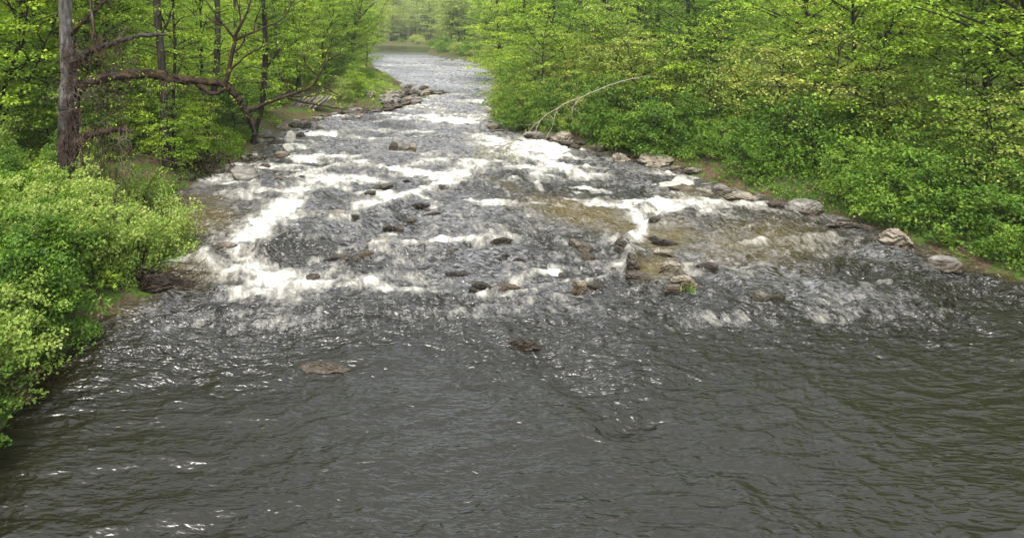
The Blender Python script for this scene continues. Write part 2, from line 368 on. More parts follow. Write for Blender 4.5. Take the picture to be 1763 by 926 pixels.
# foam breaks up along the current, caps the crests and laps the rocks
st = fbm((x+.25*y)*1.5+.6*wx, y*.75, 51, 4); fine = fbm(x*5, y*3, 55, 4)
ft = foam0*(.15+1.2*st)*.9
cap = smooth(.10, .26, h-hum*.4)*rap*.22*fbm(x*.5, y*.5, 61, 3)*2
patch = smooth(.56, .74, fbm(a2[0]*.5, a2[1]*.5, 70, 4))*rap*.25
bands = smooth(.50, .72, fbm((x+.5*y)*.16+.25*wx, y*.62+.12*x+.2*wy, 171, 4))*rap*smooth(22, 30, y)*.72*(.4+1.2*vnoise(x*.25, y*.1, 173))
lines = smooth(.60, .72, fbm(x*.9+.8*fbm(x*.3, y*.3, 7), y*.16, 181, 4))*smooth(19, 15, y)*.0
patch = np.maximum(patch, bands)+lines
foamv = np.clip(ft+cap+patch+(fine-.5)*.6*np.clip(ft+cap+patch, 0, .8), 0, 1.1)*smooth(13.5, 18.5, yw)-.32*(1-smooth(13.5, 18.5, yw))
foamv *= smooth(.6, -.1, d)
sh = np.zeros_like(x)
for q in [(1010,372,110,24,10,1.),(1080,395,60,20,0,.8),(1150,412,60,26,0,.9),(1130,465,42,22,0,1.),(340,372,75,45,0,.75),(330,475,70,20,0,.6),(420,445,60,14,30,.4),(1190,335,60,8,0,.5),(385,292,50,8,0,.6),(870,320,60,8,20,.4),(1300,420,120,40,0,.7)]: sh = np.maximum(sh, q[5]*ell(*q[:5]))
sh = np.maximum(sh, smooth(-1.1, -.1, d)*.45); sh = np.clip(sh*smooth(12, 19, y)*(.6+.8*fbm(x*.8, y*.8, 80, 4)), 0, 1)
keep = (d < 2.2)
nr, nc = x.shape
ii = np.arange(nr-1)[:, None]*nc; jj = np.arange(nc-1)[None, :]
Fw = np.stack([ii+jj, ii+jj+1, ii+nc+jj+1, ii+nc+jj], -1).reshape(-1, 4)
kf = keep.ravel()[Fw].all(1); Fw = Fw[kf]
used = np.zeros(nr*nc, bool); used[Fw.ravel()] = True; idx = np.cumsum(used)-1
Vw = np.stack([x.ravel(), y.ravel(), h.ravel()], 1)[used]
m, t, o = newmat('river_water'); P = pos(t)
fo = attr(t, 'foam'); shl = attr(t, 'shallow'); rp = attr(t, 'rapid')
S1 = stretch(t, P, (.8, 2.3, 1), R(10))
nA = noise(t, S1, 2.2, 1.6, .5, .6); nB = noise(t, S1, 6.5, 1.6, .5, .5); nC = noise(t, P, 26, 4, .7)
nS = noise(t, stretch(t, P, (1, .45, 1), R(-14)), 5, 5, .65, .3)
deep = mix(t, shl, (.012, .011, .006), (.075, .057, .015))
deep = mix(t, math_(t, 'MULTIPLY', math_(t, 'MULTIPLY', nA, nS), shl), deep, (.05, .035, .01))
nM = noise(t, stretch(t, P, (.75, 2.4, 1), R(13)), 5.0, 4, .62, .45)
nL = noise(t, stretch(t, P, (1, .8, 1), R(-10)), 1.6, 4, .6, .5)
f1 = math_(t, 'ADD', fo, math_(t, 'MULTIPLY', math_(t, 'SUBTRACT', nS, .5), 1.5))
f1 = math_(t, 'ADD', f1, math_(t, 'MULTIPLY', math_(t, 'SUBTRACT', nC, .5), .7))
f1 = math_(t, 'ADD', f1, math_(t, 'MULTIPLY', math_(t, 'SUBTRACT', nL, .5), .6))
ff = ramp(t, f1, [(.15, (0, 0, 0)), (.38, (.32, .32, .32)), (.86, (1, 1, 1))])
# fine froth on the broken water, plus sky reflection painted in as pale speckle
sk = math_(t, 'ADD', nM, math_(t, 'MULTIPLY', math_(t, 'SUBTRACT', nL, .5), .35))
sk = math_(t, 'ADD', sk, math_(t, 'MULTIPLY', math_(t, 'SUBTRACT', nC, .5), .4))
sk = math_(t, 'MULTIPLY', ramp(t, sk, [(.43, (0, 0, 0)), (.52, (.26, .26, .26)), (.66, (.70, .70, .70))]), attr(t, 'foam_sheen'))
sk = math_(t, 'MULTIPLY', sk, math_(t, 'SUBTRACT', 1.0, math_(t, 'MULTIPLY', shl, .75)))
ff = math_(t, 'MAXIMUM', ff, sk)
fc = ramp(t, f1, [(.15, (.33, .33, .345)), (.42, (.27, .26, .22)), (.70, (.32, .31, .26)), (1.0, (.46, .46, .44))])
wv = nd(t, 'ShaderNodeBsdfPrincipled'); t.links.new(deep, wv.inputs['Base Color']); wv.inputs['Roughness'].default_value = .15; wv.inputs['IOR'].default_value = 1.5
hb = math_(t, 'MULTIPLY', rp, 1.0)
b1 = nd(t, 'ShaderNodeBump'); b1.inputs['Distance'].default_value = .30; t.links.new(math_(t, 'MULTIPLY', rp, .8), b1.inputs['Strength']); t.links.new(nA, b1.inputs['Height'])
b2 = nd(t, 'ShaderNodeBump'); b2.inputs['Distance'].default_value = .10; t.links.new(math_(t, 'MULTIPLY', rp, 1.0), b2.inputs['Strength']); t.links.new(nB, b2.inputs['Height']); t.links.new(b1.outputs[0], b2.inputs['Normal'])
t.links.new(b2.outputs[0], wv.inputs['Normal'])
fd = nd(t, 'ShaderNodeBsdfPrincipled'); t.links.new(fc, fd.inputs['Base Color']); fd.inputs['Roughness'].default_value = .55
t.links.new(bump(t, nC, .6, .03, bump(t, nS, .8, .08)), fd.inputs['Normal'])
ms = nd(t, 'ShaderNodeMixShader'); t.links.new(ff, ms.inputs[0]); t.links.new(wv.outputs[0], ms.inputs[1]); t.links.new(fd.outputs[0], ms.inputs[2]); t.links.new(ms.outputs[0], o.inputs[0])
rapid_attr = np.clip(rap*1.1+.10, 0, 1)
foam_sheen = np.clip(rap*(.15+1.5*smooth(.34, .68, fbm(x*.22+.1*y, y*.13, 95, 4)))*smooth(15, 22, yw), 0, 1)*(.55+.45*smooth(30, 55, y))+.95*smooth(42, 85, y)*smooth(200, 150, y)  # broken-water froth; the last term is painted sky sheen lightening the upstream reach
me = mesh('water', Vw, idx[Fw], m, True, {'foam': foamv.ravel()[used], 'shallow': sh.ravel()[used], 'rapid': rapid_attr.ravel()[used], 'foam_sheen': foam_sheen.ravel()[used]})
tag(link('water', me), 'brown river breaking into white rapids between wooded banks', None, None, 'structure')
WH = h; 
def water_z(X0, Y0):
    r = int(np.argmin(abs(rows-Y0))); c_ = int(np.argmin(abs(us-X0/rows[r]))); return float(WH[r, c_])

# ------------------------------------------------------------------ rocks
def ico(n):
    import bmesh
    b = bmesh.new(); bmesh.ops.create_icosphere(b, subdivisions=n, radius=1)
    v = np.array([q.co[:] for q in b.verts]); f = np.array([[q.index for q in p.verts] for p in b.faces]); b.free(); return v, f
ICO = {n: ico(n) for n in (3, 4, 5)}
def rock_mesh(seed, sx, sy, sz, kind, jag=.5, strata=.5, tilt=0, lvl=4):
    v, f = ICO[lvl]; r = np.random.RandomState(seed)
    p = v.copy()
    for _ in range(int(7+6*jag)):                 # broken planes cut off the round form
        n = r.randn(3); n[2] = n[2]*.7+.25; n /= np.linalg.norm(n); k = .45+.4*r.rand()
        q = p@n; p = p-np.outer(np.maximum(q-k, 0)*(.85), n)
    o_ = seed*3.7
    p = p*(1+jag*.35*(fbm(v[:, 0]*1.6+o_, v[:, 1]*1.6+v[:, 2]*1.3, seed, 4)-.5)[:, None])
    lay = p[:, 2]*6+p[:, 0]*1.5+.8*fbm(p[:, 0]*2+o_, p[:, 1]*2, seed+5, 3)
    p[:, :2] *= (1+strata*.16*(np.abs((lay % 1)-.5)*2-.5))[:, None]
    p[:, 2] = p[:, 2]*(1-.3*strata)+.3*strata*np.round(p[:, 2]*4)/4
    p += (np.stack([fbm(v[:, 0]*7+o_, v[:, 1]*7+v[:, 2]*5, seed+k, 3) for k in range(3)], 1)-.5)*.09*jag*2
    p += (np.sign(np.sin(lay*6.28))*.06*strata*jag*2)[:, None]*v; p *= [sx, sy, sz]
    a = R(tilt); p = np.stack([p[:, 0]*math.cos(a)+p[:, 2]*math.sin(a), p[:, 1], -p[:, 0]*math.sin(a)+p[:, 2]*math.cos(a)], 1)
    return mesh('rock', p, f, ROCK[kind], jag < .5)
# (px, py of the waterline, width px, height px, kind, jaggedness, tilt, label)
RK = [
 (678,260,20,13,'brown',.6,-10,'small brown rock at the left end of the midstream trio'),
 (699,260,26,15,'grey',.6,10,'largest rock, pale grey, in the middle of the midstream trio'),
 (711,261,13,12,'tan',.7,15,'low tan rock at the right end of the midstream trio'),
 (414,314,56,20,'grey',.35,6,'big rounded grey boulder with water draining over it by the left shore'),
 (484,315,26,10,'pink',.35,0,'pinkish rounded rock downstream of the big grey boulder'),
 (519,307,13,5,'brown',.6,0,'small brown stone tip right of the pinkish rounded rock'),
 (534,217,36,7,'pink',.4,0,'long flat pale rock at the left water edge, upstream of the other pale bank rocks'),
 (551,223,13,4,'tan',.4,0,'small tan stone just right of the long flat pale rock'),
 (486,221,20,14,'tan',.6,10,'tan boulder up on the mossy left bank above the upright striped rock'),
 (500,247,18,20,'white',.7,12,'upright pale striped rock on the left water edge'),
 (515,238,17,9,'brown',.6,-8,'brown rock beside the upright pale striped rock'),
 (474,252,28,10,'brown',.6,8,'dark brown slab left of the white wedge on the left shore'),
 (496,258,22,9,'white',.6,-10,'pale wedge of rock lying at the waterline below the upright striped one'),
 (458,240,34,15,'grey',.5,-14,'grey tilted slab on the bank at the foot of the forked tree'),
 (446,249,18,8,'grey',.5,0,'grey stone under the tilted slab by the forked tree'),
 (484,271,44,7,'tan',.4,2,'long low tan rock lying flat in the shallows of the left shore'),
 (418,278,12,9,'grey',.6,10,'pale stone standing on the grassy left shore'),
 (403,279,16,8,'grey',.6,0,'dark grey stone behind the grass tuft of the left shore'),
 (438,277,26,6,'tan',.5,0,'flat stone at the tip of the grassy left shore'),
 (455,288,30,5,'tan',.4,0,'thin tan rock awash below the grassy left shore'),
 (925,239,48,12,'grey',.5,4,'flat grey rock on the right shore under the pale arching branch'),
 (940,243,30,8,'brown',.6,0,'reddish brown stone under the flat grey rock of the right shore'),
 (970,250,44,20,'tan',.6,14,'tan sloping boulder on the right shore beside the flat grey rock'),
 (1032,252,56,17,'brown',.5,-6,'dark brown boulder under the bushes of the right shore'),
 (1055,263,50,12,'brown',.5,0,'low dark stone in the shade below the dark brown boulder'),
 (1070,284,30,17,'tan',.8,20,'jagged tan rock standing in the shallows of the right shore'),
 (1133,292,72,20,'tan',.6,-8,'large layered tan rock on the right shore'),
 (1160,297,40,9,'tan',.5,0,'flat tan shelf at the right foot of the large layered rock'),
 (1192,300,20,10,'grey',.5,0,'grey stone under the bushes right of the large layered rock'),
 (1152,323,54,7,'white',.25,0,'low cream coloured end of the smooth white rock pair'),
 (1178,321,40,12,'white',.25,0,'smooth white boulder in the water near the right shore'),
 (1180,331,62,8,'tan',.4,0,'long tan rock just below the smooth white boulder'),
 (1135,389,26,12,'brown',.7,-10,'reddish brown rock splitting the white chute on the right'),
 (1128,416,16,10,'brown',.7,0,'small dark rock under the splitting rock of the right chute'),
 (1150,425,30,12,'brown',.7,10,'wet brown rock right of the foaming chute'),
 (1076,440,22,26,'brown',.7,30,'upper end of the long dark ledge under the right chute'),
 (1090,472,22,30,'brown',.6,-12,'long dark ledge rock running down beside the amber pool'),
 (1103,492,34,20,'brown',.7,20,'lumpy brown rock at the lower end of the long dark ledge'),
 (1112,455,10,9,'pink',.7,0,'little pinkish stone standing in the amber pool'),
 (1148,448,28,14,'tan',.8,0,'tan top rock of the craggy chain beside the amber pool'),
 (1162,476,34,24,'tan',.9,-20,'craggy tan rock in the middle of the chain beside the amber pool'),
 (1180,498,40,22,'tan',.8,10,'bottom rock of the craggy chain with a grass tuft on it'),
 (1165,505,24,16,'pink',.8,0,'pink grey rock left of the grass tuft'),
 (987,424,14,10,'tan',.7,0,'small tan rock left of the crumbled rock in the shallow riffle'),
 (1008,434,32,18,'pink',.8,10,'crumbled pinkish rock in the shallow riffle'),
 (1016,448,22,9,'pink',.6,0,'low rock under the crumbled pinkish rock'),
 (995,502,34,17,'tan',.8,-14,'pale tan rock block breaking the water above the tail pool'),
 (1030,503,36,12,'brown',.7,0,'mossy brown rock right of the pale tan block'),
 (968,476,14,6,'pink',.6,0,'small pink stone at the right tip of the white riffle'),
 (1058,470,14,6,'pink',.6,0,'small pink stone left of the long dark ledge'),
 (862,420,34,9,'brown',.8,-8,'flat reddish brown rock alone in the grey riffle'),
 (874,418,14,9,'brown',.8,0,'dark knob at the right end of the flat reddish brown rock'),
 (655,331,34,10,'brown',.9,-14,'jagged brown rock edge above the middle chute'),
 (636,340,18,8,'brown',.8,-10,'small brown rock at the left foot of the jagged edge'),
 (577,378,34,10,'pink',.7,-8,'left part of the tan rock bar right of the big white chute'),
 (602,382,38,10,'brown',.8,-10,'right part of the tan rock bar right of the big white chute'),
 (672,403,26,14,'brown',.9,14,'crumbly dark brown rock in the centre of the riffle'),
 (684,398,18,11,'pink',.8,0,'pinkish rock leaning on the crumbly dark brown one'),
 (708,381,14,6,'pink',.8,0,'little rock between the crumbly rock and the thin ledges'),
 (742,373,24,8,'brown',.8,-12,'thin reddish ledge below the longer thin ledge in midstream'),
 (728,357,34,7,'brown',.8,10,'longer thin reddish ledge in midstream'),
 (788,331,12,6,'brown',.7,0,'dark knob on the midstream ledge line'),
 (752,333,34,5,'brown',.6,-16,'narrow reddish strip of ledge under the white water'),
 (576,456,40,12,'brown',.7,-18,'dark wedge of rock right of the lower white chute'),
 (537,482,26,8,'grey',.6,-10,'smooth grey brown rock in the lower white chute'),
 (660,432,34,7,'tan',.6,4,'tan rock awash left of the long white riffle'),
 (628,440,34,7,'tan',.7,-8,'yellowish rock ledge awash near the centre bottom'),
 (612,448,14,5,'pink',.6,0,'small stone under the yellowish rock ledge'),
 (775,438,34,5,'pink',.6,0,'flat pinkish rock below the long white riffle'),
 (785,477,40,6,'brown',.7,0,'thin brown rock awash near the bottom centre'),
 (895,452,20,7,'brown',.7,0,'small dark red rock between two riffles'),
 (880,502,44,9,'tan',.8,0,'tan rock bar at the edge of the tail pool'),
 (835,500,34,11,'brown',.8,10,'dark craggy rock left of the tan rock bar'),
 (815,504,16,8,'brown',.8,0,'small dark rock left of the dark craggy one'),
 (730,320,24,4,'pink',.5,0,'pale pink rock awash in the upper white water'),
 (700,316,16,5,'brown',.7,0,'brown stone left of the pale pink awash rock'),
 (385,434,46,9,'pink',.4,-14,'reddish smooth rock with water sliding over it beside the bush'),
 (362,446,34,6,'brown',.4,-14,'brown submerged shelf under the reddish smooth rock'),
 (262,497,110,14,'brown',.6,-3,'long dark rock slab at the water edge below the bush'),
 (318,497,42,15,'pink',.9,-14,'jagged pinkish rock at the right end of the long dark slab'),
 (250,478,60,16,'brown',.6,-4,'dark slab in the shade behind the long one below the bush'),
 (350,290,36,9,'brown',.7,0,'brown rock under the eroded roots of the left bank'),
 (322,300,30,10,'brown',.7,0,'dark rock at the foot of the eroded roots'),
 (1225,470,30,14,'brown',.8,0,'brown rock standing in the pool right of the craggy chain'),
 (1330,520,46,16,'grey',.7,8,'grey rock in the tail pool well right of the chain'),
 (905,598,46,12,'brown',.8,0,'brown rock awash alone in the tail pool'),
 (560,640,60,14,'grey',.7,0,'grey rock awash in the lower tail pool'),
 (1290,352,60,16,'tan',.6,0,'tan shelf rock on the right shore beyond the white boulder'),
 (1400,372,60,20,'grey',.6,0,'grey shelf rock on the right shore below the wood'),
 (1560,430,70,24,'tan',.6,8,'large tan rock on the right shore nearest the camera'),
 (1245,333,40,12,'grey',.6,4,'grey stone just right of the long tan rock below the white boulder'),
 (1345,362,34,12,'brown',.7,-6,'small brown stone between the two shelf rocks of the right shore'),
 (1475,402,50,16,'brown',.7,6,'dark stone on the right shore upstream of the large tan rock'),
 (1640,462,60,20,'grey',.6,-6,'grey stone on the right shore close to the picture edge'),
]
for k, (px, py, wpx, hpx, kind, jag, tilt, lab) in enumerate(RK):
    p = pz(px, py); mpp = p[1]/F; sx = wpx*mpp/2*1.08; hh = hpx*mpp*1.12
    if py > 320 and jag >= .7: sx *= 1.3; hh *= .72
    z = max(gz(p[0], p[1]) if p[1] > 0 else 0, -.05)
    if z > .25:
        p = pz(px, py, min(z, 1.2)); mpp = p[1]/F; sx = wpx*mpp/2*1.08; hh = hpx*mpp*1.12
        zb = gz(p[0], p[1])-.05
    else: zb = max(0, water_z(p[0], p[1])-.03)*.6
    sy = max(.5*sx, min(sx*.9, hh*1.6)); sz = hh*.8
    me = rock_mesh(100+k, sx, sy, sz, kind, jag, .8 if kind in ('tan', 'brown') else .4, tilt, 4 if wpx > 15 else 3)
    o_ = link('rock', me, None, (p[0], p[1]+sy*.6, zb+hh*.24)); o_.rotation_euler = (0, 0, rs.uniform(-.25, .25))
    tag(o_, lab, 'rock', 'rocks in and beside the rapids')
# rocky spit and stony left bank: many broken slabs
slabs = []
for k in range(66):
    t_ = rs.rand(); px = 500+t_*225; py = 197-(px-500)/225*22+rs.randn()*7-6
    slabs.append((px, py, rs.uniform(16, 40), rs.uniform(5, 11), 'broken dark slab among the others on the rocky spit of the left bank', 'slabs of the rocky spit'))
for k in range(20):
    px = 672+k*4.7+rs.randn()*2; py = 163-(px-690)/75*5+rs.randn()*2.2+8*max(0, (705-px)/35)
    slabs.append((px, py, rs.uniform(18, 34), rs.uniform(4, 9)*(1.4 if px < 740 else .6), 'thin layered slab of the low reef pointing into the river', 'slabs of the low reef'))
for k in range(26):
    px = 305+rs.rand()*130; py = 300-(px-305)*.17+rs.randn()*4-4
    slabs.append((px, py, rs.uniform(6, 16), rs.uniform(3, 7), 'loose stone of the stony left bank below the woods', 'stones of the left bank'))
for k in range(22):
    px = 445+rs.rand()*105; py = 262-(px-445)*.40+rs.randn()*5-3
    slabs.append((px, py, rs.uniform(5, 13), rs.uniform(3, 6), 'small stone scattered between the pale bank rocks upstream of the grass', 'small stones by the pale bank rocks'))
for k in range(34):
    tt = rs.rand(); px = 850+tt*350; py = 222+tt*80+rs.randn()*4
    slabs.append((px, py, rs.uniform(10, 34), rs.uniform(4, 12), 'loose stone along the right shore under the bushes', 'stones of the right shore'))
for k in range(14):
    tt = rs.rand(); px = 752+tt*90; py = 97+tt*19+rs.randn()*1
    slabs.append((px, py, rs.uniform(4, 10), rs.uniform(1.5, 3), 'distant stone along the far right bank', 'stones of the far right bank'))
protos = [rock_mesh(900+k, 1, .7, .42, ['brown', 'grey', 'brown', 'tan', 'brown', 'grey'][k % 6], 1.0, 1.0, [0, 8, -12, 16, -6, 10][k % 6], 3) for k in range(10)]
for k, (px, py, wp, hp, lab, grp) in enumerate(slabs):
    p = pz(px, py, .1); g0 = gz(p[0], p[1]); p = pz(px, py, min(max(g0, 0), 1.5)); g0 = gz(p[0], p[1]); mpp = p[1]/F
    o_ = link('rock', protos[k % 10], None, (p[0], p[1], max(g0, 0)+hp*mpp*.25)); s = wp*mpp/2
    o_.scale = (s, s*1.1, max(hp*mpp*1.3, .1)); o_.rotation_euler = (rs.uniform(-.15, .15), rs.uniform(-.3, .1), rs.uniform(-.5, .5)+(3.14 if k % 2 else 0))
    tag(o_, lab, 'rock', grp)
# rock submerged heads scattered through the riffle
for k in range(16):
    px, py = rs.uniform(520, 1200), rs.uniform(345, 505); p = pz(px, py)
    if sdist(p[0], p[1])[0] > -1 or ell is None: continue
    mpp = p[1]/F; s = rs.uniform(3, 9)*mpp
    o_ = link('rock', protos[k % 10], None, (p[0], p[1], water_z(p[0], p[1])-.02)); o_.scale = (s, s, s*rs.uniform(.25, .6)); o_.rotation_euler = (0, rs.uniform(-.3, .3), rs.uniform(-.8, .8))
    tag(o_, 'small rock head barely breaking the shallow grey riffle', 'rock', 'rock heads in the shallow riffle')
# tilted striped outcrop on the left bank
g = Geo(); v, f = ICO[3]
base = pw(532, 187, 57)
th = thing('striped_outcrop', 'pale outcrop of tilted parallel rock ribs on the left bank above the water', 'rock', (base[0], base[1], gz(base[0], base[1])))
for k in range(8):
    q = v.copy(); q = np.sign(q)*np.abs(q)**.7; q *= [.95, .35, .11]
    q += (np.stack([fbm(v[:, 0]*3+k, v[:, 1]*3+v[:, 2]*2, 7+k+j_, 3) for j_ in range(3)], 1)-.5)*.1
    a = R(38); q = np.stack([q[:, 0]*math.cos(a)-q[:, 2]*math.sin(a), q[:, 1], q[:, 0]*math.sin(a)+q[:, 2]*math.cos(a)], 1)
    g2 = Geo(); g2.add(q+[-1.3+k*.38, .1*math.sin(k*2), .35+.06*math.sin(k*3.1)], f)
    link('rock_rib', g2.mesh('rock_rib', ROCK['tan' if k % 3 else 'grey']), th)

# ------------------------------------------------------------------ trees
def bare_branch(g, P, rad, rnd, depth, twig=.5, wob=.15):
    Q = tube(g, P, rad, 7 if depth > 1 else 5, 5, .12, rnd.randint(999), wob)
    if depth <= 0: return
    L = np.linalg.norm(np.asarray(P[-1])-np.asarray(P[0]))
    for _ in range(int(3+depth)):
        i0 = rnd.randint(len(Q)//3, len(Q)-1); T = Q[min(i0+1, len(Q)-1)]-Q[i0-1]; T /= np.linalg.norm(T)+1e-9
        dv = T+rnd.randn(3)*[.7, .5, .6]; dv[2] += .35; dv /= np.linalg.norm(dv); l = L*rnd.uniform(.25, .5)*twig*1.6
        r0 = max(np.asarray(rad).min()*.9, .006)
        p1 = Q[i0]+dv*l*.5+rnd.randn(3)*l*.06; p2 = Q[i0]+dv*l+rnd.randn(3)*l*.12+[0, 0, l*.12]
        bare_branch(g, [Q[i0], p1, p2], [r0, r0*.7, r0*.35], rnd, depth-1, twig, wob*.5)

def crown_on(gb, gl, Q, rnd, z0, z1, Rr, nb, leaf, spr, per, profile=0, elev=.25, az_rng=None, tintbias=0):
    """branches from stem line Q between heights z0..z1; gb branch geometry, gl leaves"""
    hz = Q[:, 2]
    for b in range(nb):
        tt = (b+rnd.rand())/nb; z = z0+(z1-z0)*tt
        i0 = int(np.argmin(abs(hz-z))); s = Q[i0]
        az = b*2.399+rnd.randn()*.4 if az_rng is None else rnd.uniform(*az_rng)
        prof = {0: math.sin(math.pi*min(1, .22+tt*.75))**.7, 1: 1-.75*tt, 2: .55+.45*math.sin(math.pi*tt)}[profile]
        L = Rr*prof*rnd.uniform(.65, 1.1); el = elev+rnd.randn()*.12+tt*.35
        dv = np.array([math.cos(az), math.sin(az), el]); perp = np.array([-math.sin(az), math.cos(az), 0])
        mid = s+dv*L*.5+perp*rnd.randn()*L*.08; end = s+dv*L+perp*rnd.randn()*L*.12-[0, 0, .12*L]
        r0 = .012+.011*L
        BQ = tube(gb, [s, mid, end], [r0, r0*.6, .008], 5, 3)
        ns = max(2, int(L/spr*1.5)); bt = rnd.rand()*.5+.25+tintbias
        for k in range(ns):
            u = .25+.8*(k+rnd.rand())/ns; q = BQ[min(int(u*(len(BQ)-1)), len(BQ)-1)]+dv*max(0, u-1)*L
            side = (1 if k % 2 else -1)*rnd.rand()*spr*1.2*(.4+.9*(1-abs(u-.6)))
            c = q+perp*side+[0, 0, rnd.randn()*.12-.04]
            if abs(side) > .35*spr: tube(gb, [q, (q+c)/2+[0, 0, .03], c], [.008, .006, .004], 4, 1)
            spray(gl, c, az+rnd.randn()*.5+(.7 if side > 0 else -.7), spr*rnd.uniform(.6, 1.15), int(per*rnd.uniform(.6, 1.3)), leaf, rnd, np.clip(bt+rnd.randn()*.12, 0, 1))

def stem(h, r, rnd, lean=.06):
    a = rnd.rand()*6.28
    P = [np.array([math.cos(a)*lean*h*t*t+rnd.randn()*.022*h*(t > 0), math.sin(a)*lean*h*t*t+rnd.randn()*.022*h*(t > 0), h*t-.25*(t == 0)]) for t in (0, .2, .45, .7, 1)]
    return P, [r*1.25, r, r*.8, r*.5, r*.12]
def make_tree(name, cat, seed, h, r, z0, Rr, nb, leaf, spr, per, mats, label, group, profile=0, elev=.25, lean=.06, part='crown'):
    rnd = np.random.RandomState(seed); root = thing(name, label, cat, (0, 0, -500), group)
    gb = Geo(); gl = Geo(); P, rd = stem(h, r, rnd, lean)
    Q = tube(gb, P, rd, 9, 6, .1, seed)
    if h > 9:                                  # a second leader and a crooked low limb
        for q_ in range(2):
            i_ = int(len(Q)*(.22+.16*q_)); a_ = rnd.rand()*6.28; e_ = np.array([math.cos(a_), math.sin(a_), 0]); l_ = h*rnd.uniform(.3, .42)
            Q2 = tube(gb, [Q[i_], Q[i_]+e_*l_*.28+[0, 0, l_*.4], Q[i_]+e_*l_*.45+[0, 0, l_*.85], Q[i_]+e_*l_*.75+[0, 0, l_*1.35]], [r*.6, r*.5, r*.35, .015], 7, 5, .12, q_, .25)
            crown_on(gb, gl, Q2, rnd, Q2[0, 2]+.8, Q2[-1, 2], Rr*.6, nb//3, leaf, spr, per, 0, elev+.2)
    crown_on(gb, gl, Q, rnd, z0, h, Rr, nb, leaf, spr, per, profile, elev)
    link('trunk', gb.mesh('trunk', mats[0]), root); link(part, gl.mesh(part, mats[1], False), root)
    return root
def make_shrub(name, cat, seed, h, Rr, ns, leaf, spr, per, mats, label, group, stems=9, thick=.16, flat=.75):
    rnd = np.random.RandomState(seed); root = thing(name, label, cat, (0, 0, -500), group)
    gb = Geo(); gl = Geo()
    for k in range(stems):
        a = k*2.399+rnd.rand(); e = Rr*rnd.uniform(.4, .95)
        tube(gb, [(0, 0, -.1), (math.cos(a)*e*.4, math.sin(a)*e*.4, h*.5), (math.cos(a)*e, math.sin(a)*e, h*rnd.uniform(.65, .95))], [.03, .02, .006], 5, 4, .1, k, .1)
    for k in range(ns):                        # clumps over and through a lumpy dome
        a = rnd.rand()*6.28; q = rnd.rand()**.6; el = rnd.rand()**.8
        lump = 1+.35*(vnoise(math.cos(a)*2+seed, math.sin(a)*2+el*2, seed)-.5)*2
        if vnoise(math.cos(a)*2.2+seed*1.3+9, math.sin(a)*2.2+el*3.1, seed+2) < .36: continue
        rr = Rr*math.sqrt(max(0, 1-el*el*.85))*(.35+.65*q)*lump; zz = h*el*(.55+.45*q)*lump
        c = np.array([math.cos(a)*rr, math.sin(a)*rr, max(.1, zz)])
        spray(gl, c, a+rnd.randn()*.6, spr*rnd.uniform(.6, 1.3), int(per*rnd.uniform(.6, 1.3)), leaf, rnd, np.clip(.25+.45*rnd.rand()+.1*(q-.5), 0, 1), thick, flat)
    link('stems', gb.mesh('stems', mats[0]), root); link('foliage', gl.mesh('foliage', mats[1], False), root)
    return root

def place(proto_list, spots, smin=.85, smax=1.2, first_used=None, sink=.1):
    """spots: (X, Y) or (X, Y, label)"""
    rnd = np.random.RandomState(len(spots)*7+len(proto_list))
    for k, s in enumerate(spots):
        pr = proto_list[k % len(proto_list)]
        sc = rnd.uniform(smin, smax)*(s[3] if len(s) > 3 else 1)
        z = gz(s[0], s[1])-sink
        lab = s[2] if len(s) > 2 and s[2] else None
        o_ = copy_thing(pr, (s[0], s[1], z), rnd.rand()*6.28, sc, lab, sc*rnd.uniform(.9, 1.1))
def drop(protos):                              # the patterns themselves are not part of the place
    for p in protos:
        for c_ in list(p.children): bpy.data.objects.remove(c_)
        bpy.data.objects.remove(p)

# ---- wood on the left bank
LW = 'young maples filling the left bank wood'
lm = [make_tree('maple_tree', 'tree', 40+k, 12+k % 3, .10, .8, 4.2, 40, .145, .75, 48, (BARKD, LEAF['green' if k == 3 else 'lime']), 'leafy lime green young maple standing in the left bank wood', LW, 0, .42, .1) for k in range(5)]
ls = [make_tree('sapling', 'tree', 60+k, 4.5, .035, .3, 2.3, 26, .14, .6, 40, (BARKD, LEAF['lime' if k else 'green']), 'small bright green maple sapling under the taller trees of the left wood', 'saplings under the left wood', 2, .1) for k in range(4)]
spots = []; rnd = np.random.RandomState(5)
def clear(X0, Y0, lst, dmin): return all((X0-a[0])**2+(Y0-a[1])**2 > dmin*dmin for a in lst)
tries = 0
while len(spots) < 92 and tries < 9000:
    tries += 1; Y0 = 30+125*rnd.rand()**1.3; pxx = rnd.uniform(-140, 640); X0 = (pxx-CX)/F*Y0
    dd = sdist(X0, Y0)[0]
    if dd < 2.2 or not clear(X0, Y0, spots, 3.0+Y0*.012) or (Y0 < 36 and pxx > 90): continue
    spots.append((X0, Y0))
place(lm, spots, .75, 1.15)
sp = []; tries = 0
while len(sp) < 125 and tries < 9000:
    tries += 1; Y0 = 31+70*rnd.rand()**1.4; pxx = rnd.uniform(-60, 620); X0 = (pxx-CX)/F*Y0
    if sdist(X0, Y0)[0] < 1.3 or not clear(X0, Y0, sp, 1.6) or (Y0 < 35 and pxx > 330): continue
    sp.append((X0, Y0))
place(ls, sp, .6, 1.1)

